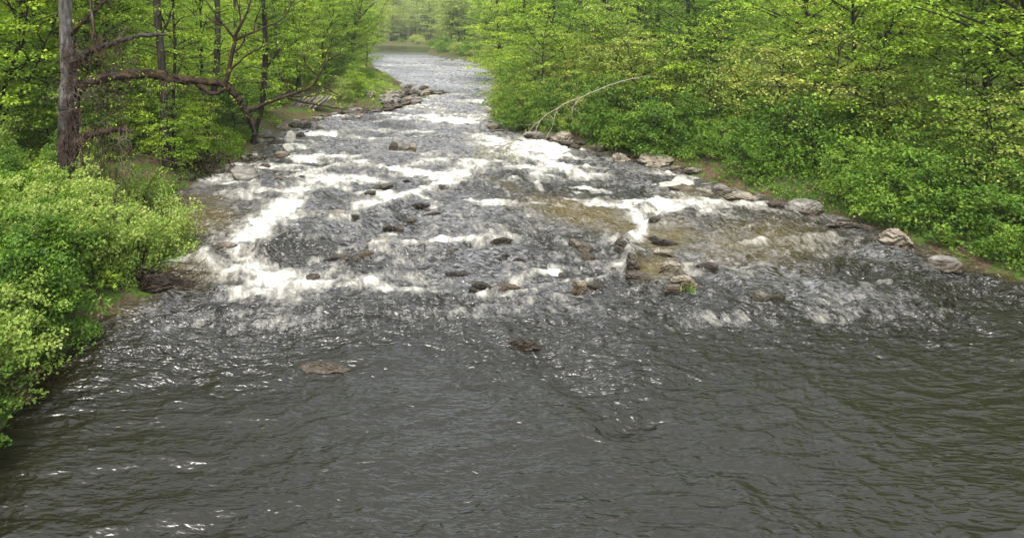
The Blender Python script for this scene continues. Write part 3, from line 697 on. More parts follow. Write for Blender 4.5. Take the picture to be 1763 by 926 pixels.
# ---- wood on the right bank
rm = [make_tree('maple_tree', 'tree', 80+k, 12+k % 3, .13, .7, 4.6, 40, .14, .8, 50, (BARKD, LEAF[('lime', 'green', 'lime', 'lime')[k % 4]]), 'bushy bright green young maple standing in the right bank wood', 'young maples filling the right bank wood', 0, .45, .1) for k in range(4)]
spots2 = []; tries = 0
while len(spots2) < 84 and tries < 9000:
    tries += 1; Y0 = 24+135*rnd.rand()**1.2; pxx = rnd.uniform(840, 1900); X0 = (pxx-CX)/F*Y0
    dd = sdist(X0, Y0)[0]
    if dd < 4.5 or dd > 75 or not clear(X0, Y0, spots2, 3.4+Y0*.012) or (pxx < 1200 and Y0 < 56): continue
    spots2.append((X0, Y0))
place(rm, spots2, .75, 1.2)

# ---- shrubs: near left mass, right shore, far banks
nb_ = [make_shrub('leafy_shrub', 'shrub', 120+k, 2.7, 2.0, 300, .10, .34, 62, (BARKD, LEAF[('green', 'fresh', 'green', 'fresh')[k]]), 'dense bright green shrub in the thicket on the near left bank', 'shrubs of the near left thicket', 10, .22) for k in range(4)]
near = [(-8.9, 15.4), (-10.6, 16.5), (-12.8, 17.0), (-9.6, 18.0), (-11.6, 19.0), (-14.0, 19.6), (-9.4, 20.3), (-10.9, 21.6), (-13.2, 22.0), (-15.6, 22.4), (-11.7, 24.0), (-9.9, 23.2), (-13.8, 25.2), (-16.5, 26), (-8.6, 17.2), (-15.8, 28.2), (-12.4, 28.8), (-11.0, 26.4), (-18.5, 24.5), (-19, 29), (-9.8, 13.4), (-12, 13.8), (-14.2, 15), (-8.3, 14.2), (-8.8, 11.5), (-11, 11), (-9, 9), (-8.4, 19), (-8.9, 17), (-7.9, 13), (-7.9, 10.5), (-8.2, 8), (-8.0, 15.8)]
place(nb_, [(a, b, None, .8) for a, b in near], .85, 1.15)
bud = [make_shrub('budding_shrub', 'shrub', 140+k, 2.6, 1.9, 190, .105, .36, 38, (BARKR, LEAF['fresh']), 'looser pale green shrub with pinkish bud tips leaning out over the rapids', 'pale shrubs over the near left water', 14, .3, .9) for k in range(2)]
place(bud, [(-8.0, 21.6, None, .95), (-6.7, 23.2, 'pale green shrub arching farthest out over the water in front of the thicket', .85), (-8.0, 25.2, None, .95), (-7.0, 21.0, None, .85), (-6.9, 22.1, None, .8), (-7.5, 19.9, None, .65), (-8.9, 27.3, None, .8)], .9, 1.05)
rsd = [make_shrub('shore_shrub', 'shrub', 160+k, 3.0, 2.3, 230, .12, .44, 48, (BARKD, LEAF[('green', 'green', 'green')[k]]), 'dark green leafy shrub overhanging the right shore rocks', 'shrubs along the right shore', 9, .22) for k in range(3)]
s3 = []
for k in range(112):
    tt = k/111*1.0; q = [(12.9, 56), (13.2, 50), (14.2, 46.5), (16.0, 43.8), (17.3, 41.2), (18.4, 38.6), (19.3, 35), (20.9, 29), (22.0, 22), (22.6, 14), (22.6, 5)]
    u = tt*(len(q)-1); i0 = min(int(u), len(q)-2); a = np.array(q[i0]); b = np.array(q[i0+1]); p = a+(b-a)*(u-i0)
    off = rnd.rand()**1.3*5; s3.append((p[0]-.1+off, p[1]+rnd.randn()*.6+off*.5))
place(rsd, s3, .45, 1.2)
rsap = [make_tree('sapling', 'tree', 170+k, 5.5+k, .04, .4, 2.0, 24, .12, .55, 36, (BARKD, LEAF[('yellow', 'fresh', 'lime')[k]]), 'slim young tree leaning out of the bushes on the right bank', 'slim saplings of the right bank', 2, .35, .22) for k in range(3)]
place(rsap, [(p_[0]+.3+1.5*rnd.rand(), p_[1]+rnd.randn()) for p_ in s3[::3]]+[(p_[0]+2.5+2*rnd.rand(), p_[1]) for p_ in s3[1::5]], .6, 1.15)
ysd = [make_shrub('yellow_green_shrub', 'shrub', 180+k, 4.6, 2.3, 230, .12, .36, 26, (BARKR, LEAF['yellow']), 'sparse yellow green shrub in young leaf above the right shore', 'yellow green shrubs above the right shore', 16, .35, .9) for k in range(3)]
place(ysd, [((px-CX)/F*Y0, Y0, None, s) for px, Y0, s in [(868,55,.6),(893,50.5,.6),(920,48,.6),(950,46,.65),(985,44.5,.7),(1030,43.5,.75),(1075,42,.7),(880,53,.7),(905,51,.8),(935,50,.8),(965,48,.9),(1000,48,.85),(1035,47,.9),(1070,46,1),(1110,46,1),(1150,45,1.05),(1190,43,1.1),(1130,42,.8),(1185,40,.8),(1230,40,1.1),(860,57,.6),(1290,37,1.1),(1010,52,.9),(1090,50,1.0),(1165,49,1.1)]], .85, 1.1)
fb = [make_shrub('bank_bush', 'shrub', 200+k, 2.6, 2.6, 150, .17, .6, 34, (BARKD, LEAF[('lime', 'green', 'pale')[k]]), 'rounded green bush at the edge of the far upstream bank', 'bushes of the far upstream banks', 6, .2) for k in range(3)]
s4 = []
Ls = [(1.4, 62.5), (3.2, 66), (4.4, 73), (4.2, 82), (5.6, 92), (4.6, 104), (3.2, 120), (3.2, 150), (3.5, 185), (0, 208), (-14, 224)]
for k in range(62):
    u = rnd.rand()*(len(Ls)-1); i0 = int(u); a = np.array(Ls[i0]); b = np.array(Ls[i0+1]); p = a+(b-a)*(u-i0); off = rnd.rand()**1.3*9
    if sdist(p[0]-1.2-off, p[1]+off*.2)[0] > .5: s4.append((p[0]-1.2-off, p[1]+off*.2))
Rs = [(21.3, 84), (26, 105), (28.6, 128), (28.6, 146), (25.7, 162), (23.8, 182), (27.5, 205), (31.5, 232), (28, 251), (18, 260), (0, 265), (-30, 272)]
for k in range(96):
    u = rnd.rand()*(len(Rs)-1); i0 = int(u); a = np.array(Rs[i0]); b = np.array(Rs[i0+1]); p = a+(b-a)*(u-i0); off = rnd.rand()**1.3*8
    if p[1] > 248: s4.append((p[0], p[1]+2+off))
    else: s4.append((p[0]+.4+off, p[1]+off*.2))
place(fb, [q if q[1] > 90 or q[0] > 10 else (*q, None, .55) for q in s4], .6, 1.25)

# ---- far wood round the bend and upstream
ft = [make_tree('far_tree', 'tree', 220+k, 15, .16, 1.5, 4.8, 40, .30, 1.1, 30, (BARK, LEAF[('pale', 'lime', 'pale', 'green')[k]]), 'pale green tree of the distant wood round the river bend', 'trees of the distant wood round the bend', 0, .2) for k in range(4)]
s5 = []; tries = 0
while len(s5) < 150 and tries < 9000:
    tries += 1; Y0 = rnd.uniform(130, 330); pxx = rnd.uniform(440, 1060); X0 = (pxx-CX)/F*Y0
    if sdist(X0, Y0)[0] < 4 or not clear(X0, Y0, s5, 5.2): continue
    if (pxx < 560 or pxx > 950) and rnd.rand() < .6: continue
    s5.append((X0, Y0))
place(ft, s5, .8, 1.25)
bare = []
for k in range(3):
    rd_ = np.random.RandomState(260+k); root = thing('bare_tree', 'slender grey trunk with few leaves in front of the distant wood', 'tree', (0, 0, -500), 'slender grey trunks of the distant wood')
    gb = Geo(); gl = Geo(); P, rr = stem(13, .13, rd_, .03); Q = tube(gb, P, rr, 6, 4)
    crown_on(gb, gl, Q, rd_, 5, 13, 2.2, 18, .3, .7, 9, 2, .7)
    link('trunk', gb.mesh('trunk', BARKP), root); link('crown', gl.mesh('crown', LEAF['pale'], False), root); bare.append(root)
place(bare, [((px-CX)/F*Y0, Y0) for px, Y0 in [(668,262),(678,268),(686,264),(697,270),(704,262),(712,268),(719,263),(727,272),(738,262),(690,282),(733,285),(661,270),(652,262)]], .8, 1.1)

# far hill wooded slope behind everything
def cloud_wood(name, n, fn, leaf, mat, label):
    rd_ = np.random.RandomState(n); gl = Geo()
    for _ in range(n):
        X0, Y0, hgt, rr = fn(rd_); z = gz(X0, Y0); tb = rd_.rand()*.6+.2; k = 70
        a = rd_.rand(k)*6.28; e = rd_.rand(k)**.7; q = np.sqrt(rd_.rand(k))
        P = np.stack([X0+np.cos(a)*q*rr*np.sqrt(1-e*e*.8), Y0+np.sin(a)*q*rr*np.sqrt(1-e*e*.8), z+hgt*(.1+.9*e)], 1)
        PP = np.repeat(P, 9, 0)+rd_.randn(k*9, 3)*[.7, .7, .3]
        leaves(gl, PP, leaf, rd_.randn(len(PP), 3)*.5, rd_, np.repeat(np.clip(tb+rd_.randn(k)*.15, 0, 1), 9))
    return tag(link(name, gl.mesh(name, mat, False)), label, 'woodland', None, 'stuff')
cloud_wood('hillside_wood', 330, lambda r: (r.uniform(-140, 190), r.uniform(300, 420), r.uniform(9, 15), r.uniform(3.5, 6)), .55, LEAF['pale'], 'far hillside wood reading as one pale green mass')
cloud_wood('left_far_wood', 150, lambda r: ((lambda Y0: ((r.uniform(-500, 420)-CX)/F*Y0, Y0, r.uniform(9, 15), r.uniform(3, 5)))(r.uniform(100, 260))), .42, LEAF['lime'], 'deep background of the left wood, a mass of green between the trunks')
cloud_wood('right_far_wood', 170, lambda r: ((lambda Y0: ((r.uniform(1040, 2100)-CX)/F*Y0, Y0, r.uniform(9, 15), r.uniform(3, 5)))(r.uniform(75, 220))), .38, LEAF['lime'], 'deep background of the right wood, a mass of green between the trunks')

# ---- undergrowth on both banks
def cover(name, n, xr, yr, mat, leaf, spr, per, dmin, dmax, label, hz=.35):
    rd_ = np.random.RandomState(n); gl = Geo()
    X0 = rd_.uniform(*xr, n*3); Y0 = yr[0]+(yr[1]-yr[0])*rd_.rand(n*3)**1.4; dd = sdist(X0, Y0)
    ok = (dd > dmin+2.2*((Y0 > 52) & (Y0 < 85) & (X0 < 12))) & (dd < dmax) & (fbm(X0*.35, Y0*.35, 77, 3) > .36); X0, Y0 = X0[ok][:n], Y0[ok][:n]; zz = ground(X0, Y0)
    for a, b, z in zip(X0, Y0, zz):
        spray(gl, np.array([a, b, z+hz*rd_.rand()+.06]), rd_.rand()*6.28, spr*rd_.uniform(.6, 1.3), per, leaf, rd_, np.clip(.45+rd_.randn()*.18, 0, 1), .25, .8)
    return tag(link(name, gl.mesh(name, mat, False)), label, 'undergrowth', None, 'stuff')
cover('undergrowth', 5200, (-48, 6), (17, 95), LEAF['lime'], .12, .42, 26, .6, 30, 'low green undergrowth covering the left bank', .45)
cover('undergrowth', 3600, (12, 60), (8, 110), LEAF['green'], .12, .42, 30, .35, 24, 'low green undergrowth covering the right bank', .5)

cover('undergrowth', 1500, (15, 27), (4, 42), LEAF['green'], .10, .34, 30, .15, 3.5, 'low leafy growth along the right water edge between the stones', .3)
cover('undergrowth', 900, (-13, -5.5), (7, 34), LEAF['green'], .09, .32, 30, .15, 7, 'low leafy growth along the water edge under the near thicket', .25)
cover('undergrowth', 1900, (-11, -4), (36, 58), LEAF['lime'], .10, .36, 26, .7, 9, 'bright low herbs between the stones of the left bank', .35)

# ---- grass tufts at the left water edge (uncountable blades, one mass)
g = Geo(); rd_ = np.random.RandomState(31)
for k in range(5200):
    sel = k % 5
    if sel < 3: px, py = rd_.uniform(372, 450), 0; py = 268+rd_.randn()*5+(450-px)*.03
    elif sel == 3: px, py = rd_.uniform(262, 322), 322+rd_.randn()*5
    else: px, py = rd_.uniform(585, 690), 176+rd_.randn()*6
    z = .35; b = pz(px, py, z); z = gz(b[0], b[1])
    if z < .02: continue
    b[2] = z-.02; a = rd_.rand()*6.28; L = rd_.uniform(.18, .42); w_ = .012+.006*(sel == 4)
    dx, dy = math.cos(a), math.sin(a)
    v_ = np.array([b+[-dy*w_, dx*w_, 0], b+[dy*w_, -dx*w_, 0], b+[dx*L*.25+dy*w_*.7, dy*L*.25-dx*w_*.7, L*.65], b+[dx*L*.25-dy*w_*.7, dy*L*.25+dx*w_*.7, L*.65]])
    tip = b+[dx*L*.7, dy*L*.7, L*.85]
    g.add(v_, np.array([[0, 1, 2, 3]]), rd_.rand()); g.add(np.array([v_[3], v_[2], tip]), np.array([[0, 1, 2]]), rd_.rand())
tag(link('grass', g.mesh('grass', LEAF['green'], False)), 'short bright grass along the left water edge', 'grass', None, 'stuff')
g = Geo(); b0 = pz(1189, 497, .35)
for k in range(34):
    a = rd_.rand()*6.28; L = rd_.uniform(.12, .3); b = b0+rd_.randn(3)*[.12, .1, 0]+[0, 0, -.1]; dx, dy = math.cos(a), math.sin(a)
    g.add(np.array([b+[-dy*.012, dx*.012, 0], b+[dy*.012, -dx*.012, 0], b+[dx*L*.5, dy*L*.5, L*.9]]), np.array([[0, 1, 2]]), rd_.rand())
tag(link('grass_tuft', g.mesh('grass_tuft', LEAF['green'], False)), 'tuft of green grass growing on the bottom rock of the craggy chain', 'grass tuft')

# ------------------------------------------------------------------ trees one can single out
def stem_tree(name, label, pts, Y, mat, leafmat=None, nb=16, Rr=2.2, z0=None, z1=None, leaf=.11, spr=.55, per=34, seed=1, extra=(), elev=.2, ext=1.0, az=None, sides=10, rough=.12, profile=2):
    """pts: (px, py, radius px) from the foot upward at distance Y"""
    P = [pw(a, b, Y) for a, b, _ in pts]; rr = [c_*Y/F for _, _, c_ in pts]
    zb = gz(P[0][0], P[0][1]); base = P[0].copy(); base[2] = zb
    P = [np.array([P[0][0], P[0][1], zb-.3])]+[p for p in P if p[2] > zb+.3]; rr = [rr[0]*1.25]+rr[-(len(P)-1):]
    tp = P[-1].copy(); tp[2] += 5*ext; tp[0] += (P[-1][0]-P[-2][0])*.8; P.append(tp); rr.append(rr[-1]*.35)
    P = [p-base for p in P]; rnd = np.random.RandomState(seed)
    root = thing(name, label, 'tree', base); gb = Geo(); Q = tube(gb, P, rr, sides, 7, rough, seed)
    for e in extra:
        E = [pw(a, b, Y+(dd or 0))-base for a, b, _, dd in e]; bare_branch(gb, E, [c_*Y/F for _, _, c_, _ in e], rnd, 2, .45, .06)
    if leafmat:
        gl = Geo(); crown_on(gb, gl, Q, rnd, z0 or 1.5, z1 or Q[:, 2].max(), Rr, nb, leaf, spr, per, profile, elev, az)
        link('crown', gl.mesh('crown', leafmat, False), root)
    link('trunk', gb.mesh('trunk', mat), root)
    return root
stem_tree('tall_tree', 'tall straight grey brown trunk behind the long horizontal limb', [(288,278,8),(285,230,7.5),(281,150,7),(277,90,6.8),(272,40,6.5),(270,0,6.5),(268,-60,6)], 33, BARK, LEAF['lime'], 26, 3.2, 4.0, 13, .12, .7, 36, 301,
 [[(276,60,3,0),(290,35,2,.5),(300,5,1.2,1)]])
stem_tree('slender_tree', 'thin dark trunk close beside the tall straight one', [(301,272,3.4),(298,200,3),(300,130,2.8),(302,80,2.6),(298,20,2.2),(300,-40,1.8)], 33.5, BARKD, LEAF['lime'], 22, 2.4, 2.0, 11, .11, .6, 34, 302,
 [[(301,100,1.8,0),(318,80,1.4,.4),(345,72,1,.6)]])
stem_tree('leaning_tree', 'leaning brown trunk right of the thin dark one with its foot by the stones', [(352,250,6.6),(357,215,6),(364,180,6),(371,135,5.5),(374,90,5.5),(375,40,5),(374,0,5),(373,-50,4)], 38, BARK, LEAF['lime'], 30, 3.4, 1.8, 13, .12, .7, 36, 303)
stem_tree('forked_tree', 'dark trunk at the grey tilted slab that bends up behind the limb fork', [(437,240,5),(443,215,4),(449,195,4),(454,160,5),(456,120,5),(457,80,4.6),(455,30,4),(452,-30,3)], 43, BARKD, LEAF['lime'], 30, 3.4, 2.5, 13, .13, .7, 34, 304,
 [[(438,232,2.5,0),(428,205,2.2,-1),(425,185,1.8,-1)], [(456,120,2.6,0),(475,95,2,.5),(492,70,1.2,1)]])
stem_tree('point_tree', 'slim tree with forked top standing alone on the left point by the bend', [(604,132,4.6),(605,110,4.2),(607,80,4),(611,50,3.6),(612,35,3.2),(606,0,2.4),(600,-30,2)], 88, BARKD, LEAF['lime'], 34, 5.2, 3.5, 16, .20, 1.0, 34, 305,
 [[(611,45,2,0),(625,25,1.6,1),(645,5,1,2)], [(612,40,2,0),(622,10,1.5,0),(626,-20,1,0)]])
stem_tree('edge_tree', 'reddish trunk cut off by the left edge of the picture above the thicket', [(2,270,8),(0,240,7),(-4,200,6.5),(-8,100,6),(-10,0,5)], 30, BARKR, LEAF['green'], 16, 2.6, 4, 12, .12, .7, 30, 306)
stem_tree('back_tree', 'thin shaded trunk far back left of the big vine hung tree', [(46,236,4),(44,200,3.6),(40,120,3.2),(38,60,3),(36,0,2.6)], 42, BARKD, LEAF['green'], 22, 3, 2, 12, .13, .7, 32, 307)
stem_tree('back_tree', 'grey trunk far back between the leaning tree and the forked tree', [(412,232,4),(410,170,3.6),(408,110,3.4),(405,40,3),(404,-20,2.6)], 56, BARK, LEAF['lime'], 26, 3.4, 2, 13, .15, .8, 32, 308)
stem_tree('back_tree', 'dark trunk in the left wood just upstream of the forked tree', [(512,170,4),(514,130,3.6),(510,80,3.2),(506,30,3),(500,-20,2.6)], 62, BARKD, LEAF['lime'], 26, 3.6, 2, 13, .17, .85, 32, 309)
# right bank
stem_tree('layered_maple', 'bright lime maple with flat layered sprays reaching over the river on the right', [(914,146,3.6),(911,110,3),(907,70,2.8),(904,30,2.4),(900,-20,2)], 70, BARKD, LEAF['lime'], 66, 6.6, .6, 11, .15, .95, 58, 320,
 [[(908,90,1.8,0),(890,60,1.4,0),(878,30,1,0)], [(906,60,1.6,0),(920,35,1.2,0),(932,5,1,0)]], .08, 1.0, None, 9, .1, 1)
stem_tree('layered_maple', 'second lime maple standing just behind and left of the big layered one', [(862,122,3),(860,90,2.8),(858,40,2.4),(856,0,2)], 92, BARKD, LEAF['lime'], 60, 6.8, .5, 13, .19, 1.1, 50, 321, (), .1, 1.0, None, 8, .1, 1)
stem_tree('layered_maple', 'lime maple with low sweeping branches over the rapids below the big layered one', [(930,185,2.4),(928,160,2.2),(925,130,2),(923,100,1.6)], 58, BARKD, LEAF['lime'], 40, 4.6, .3, 7, .12, .7, 52, 322, (), .02, .3, None, 8, .1, 1)
stem_tree('dark_tree', 'dark upright trunk rising from the yellow green shrubs on the right', [(1054,190,5),(1052,150,4.6),(1051,100,4.2),(1049,60,3.8),(1046,20,3.4),(1042,-30,3)], 50, BARKD, LEAF['lime'], 24, 3, 4, 12, .13, .7, 30, 323,
 [[(1050,80,2.4,0),(1025,62,2,0),(1005,40,1.3,0)], [(1051,110,2.2,0),(1075,100,1.8,.5),(1100,92,1.2,1)]])
stem_tree('diagonal_tree', 'thin dark tree slanting up to the left behind the dark upright trunk', [(1090,98,3.4),(1084,75,3.2),(1070,45,2.8),(1055,20,2.4),(1038,0,2),(1020,-20,1.6)], 58, BARKD, LEAF['green'], 16, 2.6, 5, 11, .14, .7, 28, 324,
 [[(1070,45,1.8,0),(1050,38,1.4,0),(1020,10,1,0)]])
stem_tree('back_tree', 'grey brown leaning trunk between the layered maple and the dark upright trunk', [(1010,82,4.6),(1005,60,4.4),(999,30,4.2),(995,0,4),(990,-30,3.4)], 86, BARK, LEAF['green'], 24, 4, 3, 15, .2, .9, 32, 325)
stem_tree('back_tree', 'dark trunk near the top right of the wood behind the shrubs', [(1136,110,4),(1134,60,3.6),(1132,20,3.4),(1130,-30,3)], 64, BARKD, LEAF['lime'], 28, 4, 2, 13, .15, .8, 34, 326)
stem_tree('back_tree', 'thin grey trunk at the right wood edge above the white boulder', [(1196,200,4),(1192,140,3.6),(1188,60,3.2),(1184,0,3)], 44, BARK, LEAF['green'], 26, 3, 2, 12, .12, .7, 34, 327)
stem_tree('evergreen_tree', 'dark feathery evergreen behind the sparse yellow green shrubs', [(1038,160,3),(1036,120,2.6),(1034,90,2)], 62, BARKD, LEAF['deep'], 60, 3.4, .5, 6.5, .10, .6, 60, 328, (), .0, .4, None, 8, .1, 1)
stem_tree('evergreen_tree', 'low dark evergreen among the shrubs below the diagonal tree', [(1095,200,3),(1094,170,2.6),(1092,140,2)], 49, BARKD, LEAF['deep'], 44, 2.6, .4, 4.2, .09, .5, 60, 329, (), .0, .1, None, 8, .1, 1)

# ---- the pale arching dead branch over the rapids
base = pw(1135, 150, 43); base[2] = gz(base[0], base[1])
root = thing('arching_branch', 'pale bare sapling arching down over the white rapids on the right', 'tree', base)
g = Geo(); rnd = np.random.RandomState(400)
pts = [(1150,215,2.6,43.5),(1158,160,2.2,42),(1130,134,2.0,40.5),(1085,138,1.9,39.5),(1040,150,1.8,38.5),(1000,168,1.7,38),(960,186,1.5,37.5),(930,208,1.3,37),(905,230,1.1,36.5),(885,243,.9,36),(868,252,.7,36)]
Q = tube(g, [pw(a, b, y_)-base for a, b, _, y_ in pts], [r_*y_/F*.55 for _, _, r_, y_ in pts], 7, 5, .15, 4, .16)
for a, b, e, f_ in [(905,230,868,262),(895,236,835,262),(930,208,925,255),(880,246,845,270),(960,186,940,240),(868,252,825,258),(885,243,870,275),(1000,168,985,205),(860,255,838,275)]:
    bare_branch(g, [pw(a, b, 36.7)-base, pw((a+e)/2+rnd.randn()*3, (b+f_)/2-3, 36.3)-base, pw(e, f_, 36)-base], [.022, .016, .009], rnd, 2, .6, .15)
link('trunk', g.mesh('trunk', BARKP), root)
g = Geo()
for k in range(150):
    px, py = (rnd.uniform(815, 890), rnd.uniform(243, 278)) if k % 3 else (rnd.uniform(890, 1130), 0)
    if py == 0: py = np.interp(px, [885, 930, 1000, 1130], [240, 205, 165, 132])+rnd.randn()*4
    spray(g, pw(px, py, 36.4+rnd.randn()*.4)-base, rnd.rand()*6.28, .09, 5, .06, rnd, rnd.rand(), .4, .9)
link('foliage', g.mesh('foliage', LEAF['yellow'], False), root)

# ---- fallen branches over the bank at the left point
base = pw(485, 165, 50); base[2] = gz(base[0], base[1])
root = thing('fallen_branch', 'bare fallen branch reaching over the tilted striped outcrop to the water', 'branch', base)
g = Geo(); rnd = np.random.RandomState(410)
bare_branch(g, [pw(a, b, y_)-base for a, b, y_ in [(480,160,51),(510,173,51),(545,180,51),(580,187,51),(600,189,51)]], [.12, .1, .08, .06, .03], rnd, 2, .5, .2)
bare_branch(g, [pw(a, b, y_)-base for a, b, y_ in [(490,166,51),(530,166,51.5),(560,162,52),(590,168,52)]], [.09, .07, .05, .03], rnd, 2, .5, .2)
link('limb', g.mesh('limb', BARKR), root)

# ---- eroded root wad on the left bank
base = pz(335, 288, .5); base[2] = max(.1, gz(base[0], base[1]))
root = thing('root_tangle', 'tangle of reddish brown roots washed out of the left bank below the woods', 'roots', base)
g = Geo(); rnd = np.random.RandomState(420)
for k in range(75):
    a = np.array([rnd.uniform(-1.9, 1.7), rnd.uniform(-.3, .9), rnd.uniform(.2, 1.1)]); b = a+[rnd.randn()*.8, -rnd.uniform(.1, .9), -rnd.uniform(.2, .9)]
    tube(g, [a, (a+b)/2+rnd.randn(3)*.2, b], [rnd.uniform(.03, .08), .035, .012], 6, 4, .3, k, .25)
link('root', g.mesh('root', BARKR), root)

# ------------------------------------------------------------------ the big vine hung tree
Y0 = 26.0
b = pw(117, 300, Y0); zb = gz(b[0], b[1]); base = np.array([b[0], b[1], zb])
root = thing('big_tree', 'big old tree hung with dead vines whose long limb crosses the left wood', 'tree', base)
def hp(pts, dY=0): return [pw(a, b, Y0+dY+(q[0] if q else 0))-base for a, b, _, *q in pts]
def hr(pts): return [c_*(Y0)/F for _, _, c_, *q in pts]
g = Geo(); T = [(118,340,19),(118,300,17),(117,260,16),(118,225,16),(119,190,17),(120,165,18),(119,135,13.5),(117,100,12),(114,60,11),(113,25,11),(112,-20,10.5),(114,-80,9),(120,-160,6),(130,-260,2)]
Q = tube(g, hp(T), hr(T), 20, 9, .16, 11, .05)
rnd = np.random.RandomState(500)
for k in range(5): bare_branch(g, [Q[-30+k*4], Q[-30+k*4]+[rnd.randn()*1.5, rnd.randn()*1.2, 1.2], Q[-30+k*4]+[rnd.randn()*2.8, rnd.randn()*2, 2.2]], [.1, .06, .02], rnd, 2, .6)
m_, t, o = newmat('bark_big_tree'); P = tex_obj(t); s = stretch(t, P, (1, 1, .2)); n1 = noise(t, s, 8, 7, .7); n2 = noise(t, P, 1.1, 4)
sp_ = nd(t, 'ShaderNodeSeparateXYZ'); t.links.new(P, sp_.inputs[0])
upm = math_(t, 'ADD', math_(t, 'MULTIPLY', sp_.outputs[2], .12), math_(t, 'MULTIPLY', n2, .5))
c = mix(t, ramp(t, upm, [(.62, (0, 0, 0)), (.82, (1, 1, 1))]), ramp(t, n1, [(.40, (.007, .005, .004)), (.64, (.058, .043, .035))]), ramp(t, n1, [(.38, (.025, .022, .02)), (.62, (.15, .138, .13))]))
p = nd(t, 'ShaderNodeBsdfPrincipled'); t.links.new(c, p.inputs['Base Color']); p.inputs['Roughness'].default_value = .9; p.inputs['Specular IOR Level'].default_value = .12
t.links.new(bump(t, n1, 1, .06), p.inputs['Normal']); t.links.new(p.outputs[0], o.inputs[0])
link('trunk', g.mesh('trunk', m_), root)
g = Geo()
A = [(120,170,13,0),(130,158,10.5,-.1),(142,148,9,-.2),(165,137,8,-.3),(205,131,7.2,-.4),(250,127,7.4,-.2),(300,136,6.6,.2),(345,141,6,.5),(383,146,6,.8),(398,156,5.6,.9),(412,174,5.4,1),(424,189,5.2,1.1),(432,197,3.4,1.1)]
tube(g, hp(A), hr(A), 18, 10, .6, 12, .16)
B1 = [(422,188,4.6,1.1),(440,186,4.4,1.2),(460,177,3.8,1.3),(485,168,3.4,1.5),(512,159,3,1.7),(535,148,2.6,1.8),(548,132,2.1,1.9),(557,112,1.7,2),(562,90,1.2,2),(572,75,.8,2)]
bare_branch(g, hp(B1), hr(B1), rnd, 1, .25, .08)
C1 = [(428,193,4,1.1),(434,207,3.2,1.1),(438,222,2.4,1.1),(440,232,1.6,1.1)]; tube(g, hp(C1), hr(C1), 9, 5, .2, 3, .05)
E1 = [(335,142,4.6,.5),(350,152,4.4,.4),(362,161,4,.4),(375,161,3.4,.4),(388,152,3,.6)]; tube(g, hp(E1), hr(E1), 9, 5, .2, 4, .03)
D = [(386,147,4.6,.8),(392,130,4.4,.8),(397,105,4,.8),(402,80,3.8,.8),(405,62,3.4,.8),(414,45,2.8,.7),(424,25,2.2,.6),(432,0,1.6,.6),(438,-30,1,.6)]
bare_branch(g, hp(D), hr(D), rnd, 1, .2, .05)
for pts in ([(404,66,2.6,.8),(392,52,2,.7),(378,35,1.6,.6),(364,15,1.2,.5),(350,-5,.8,.5)], [(404,70,2.6,.8),(430,58,2.2,.9),(455,48,1.8,1),(480,38,1.4,1.1),(496,20,1,1.2),(506,0,.7,1.2)],
            [(392,128,2.4,.8),(408,110,2,.6),(425,96,1.6,.5),(445,85,1.2,.4),(470,72,.8,.3)], [(414,46,2,.7),(412,20,1.5,.7),(406,-10,1,.7)], [(386,44,1.4,.7),(372,42,1,.7),(358,30,.7,.7)],
            [(437,56,1.6,.9),(440,35,1.2,.9),(450,10,.8,.9)], [(548,132,1.6,1.9),(530,115,1.2,1.9),(520,95,.7,1.9)], [(500,163,1.8,1.6),(492,145,1.3,1.6),(478,128,.8,1.6)], [(557,112,1.2,2),(575,98,.9,2.1),(590,92,.6,2.1)],
            [(538,147,1.4,1.8),(560,152,1.1,1.9),(583,165,.6,2)], [(300,136,1.6,.2),(310,118,1.2,.2),(316,96,.7,.2)], [(402,92,2.2,.8),(416,78,1.8,.9),(424,55,1.3,1)]):
    bare_branch(g, hp(pts), hr(pts), rnd, 2, .5, .05)
link('long_limb', g.mesh('long_limb', BARKR), root)
for nm, pts in (('broken_limb', [(122,122,9,0),(134,104,6.5,-.2),(150,92,5.4,-.3),(170,84,5.4,-.3),(190,76,4.4,-.3),(215,68,3.8,-.3),(245,62,3.4,-.3),(270,60,3.2,-.3),(288,59,1.8,-.3)]),
                ('upper_limb', [(118,62,6,0),(132,48,4,-.1),(150,32,3.2,-.2),(168,15,2.8,-.3),(185,0,2.4,-.4),(205,-25,1.8,-.5)]),
                ('dead_stub', [(122,262,12,0),(132,246,8.5,-.2),(148,236,6.5,-.4),(165,230,5.4,-.5),(190,226,4.4,-.6),(212,224,3.4,-.6),(224,227,2.4,-.6),(232,231,1,-.6)])):
    g = Geo(); tube(g, hp(pts), hr(pts), 14, 9, .55, len(pts), .12)
    i0 = hp(pts); 
    for k in range(4): a_ = i0[2+k % 3]; bare_branch(g, [a_, a_+rnd.randn(3)*.35, a_+rnd.randn(3)*.7], [.02, .015, .006], rnd, 1, .5)
    link(nm, g.mesh(nm, BARKR if nm != 'broken_limb' else BARK), root)
# dead vines: tangle round the limbs and strands hanging to the thicket
g = Geo()
def vine(a, b_, n=5, sag=.4, r=.010, amp=.18):
    a = np.asarray(a); b_ = np.asarray(b_); P = [a+(b_-a)*t_+rnd.randn(3)*amp*math.sin(math.pi*min(1, t_+.1)) for t_ in np.linspace(0, 1, n)]
    tube(g, P, [r*rnd.uniform(.8, 1.5)]*n, 4, 4)
for k in range(150):
    px, py = rnd.normal(172, 26), rnd.uniform(60, 200); vine(pw(px, py, Y0-.4+rnd.randn()*.3)-base, pw(px+rnd.randn()*22, py+rnd.randn()*34, Y0-.4+rnd.randn()*.4)-base, 5, 0, .008, .22)
for k in range(95):
    px = rnd.normal(118, 11); py = rnd.uniform(60, 260); vine(pw(px, py, Y0-.45)-base, pw(px+rnd.randn()*12, py+rnd.uniform(20, 60), Y0-.48)-base, 5, 0, .009, .12)
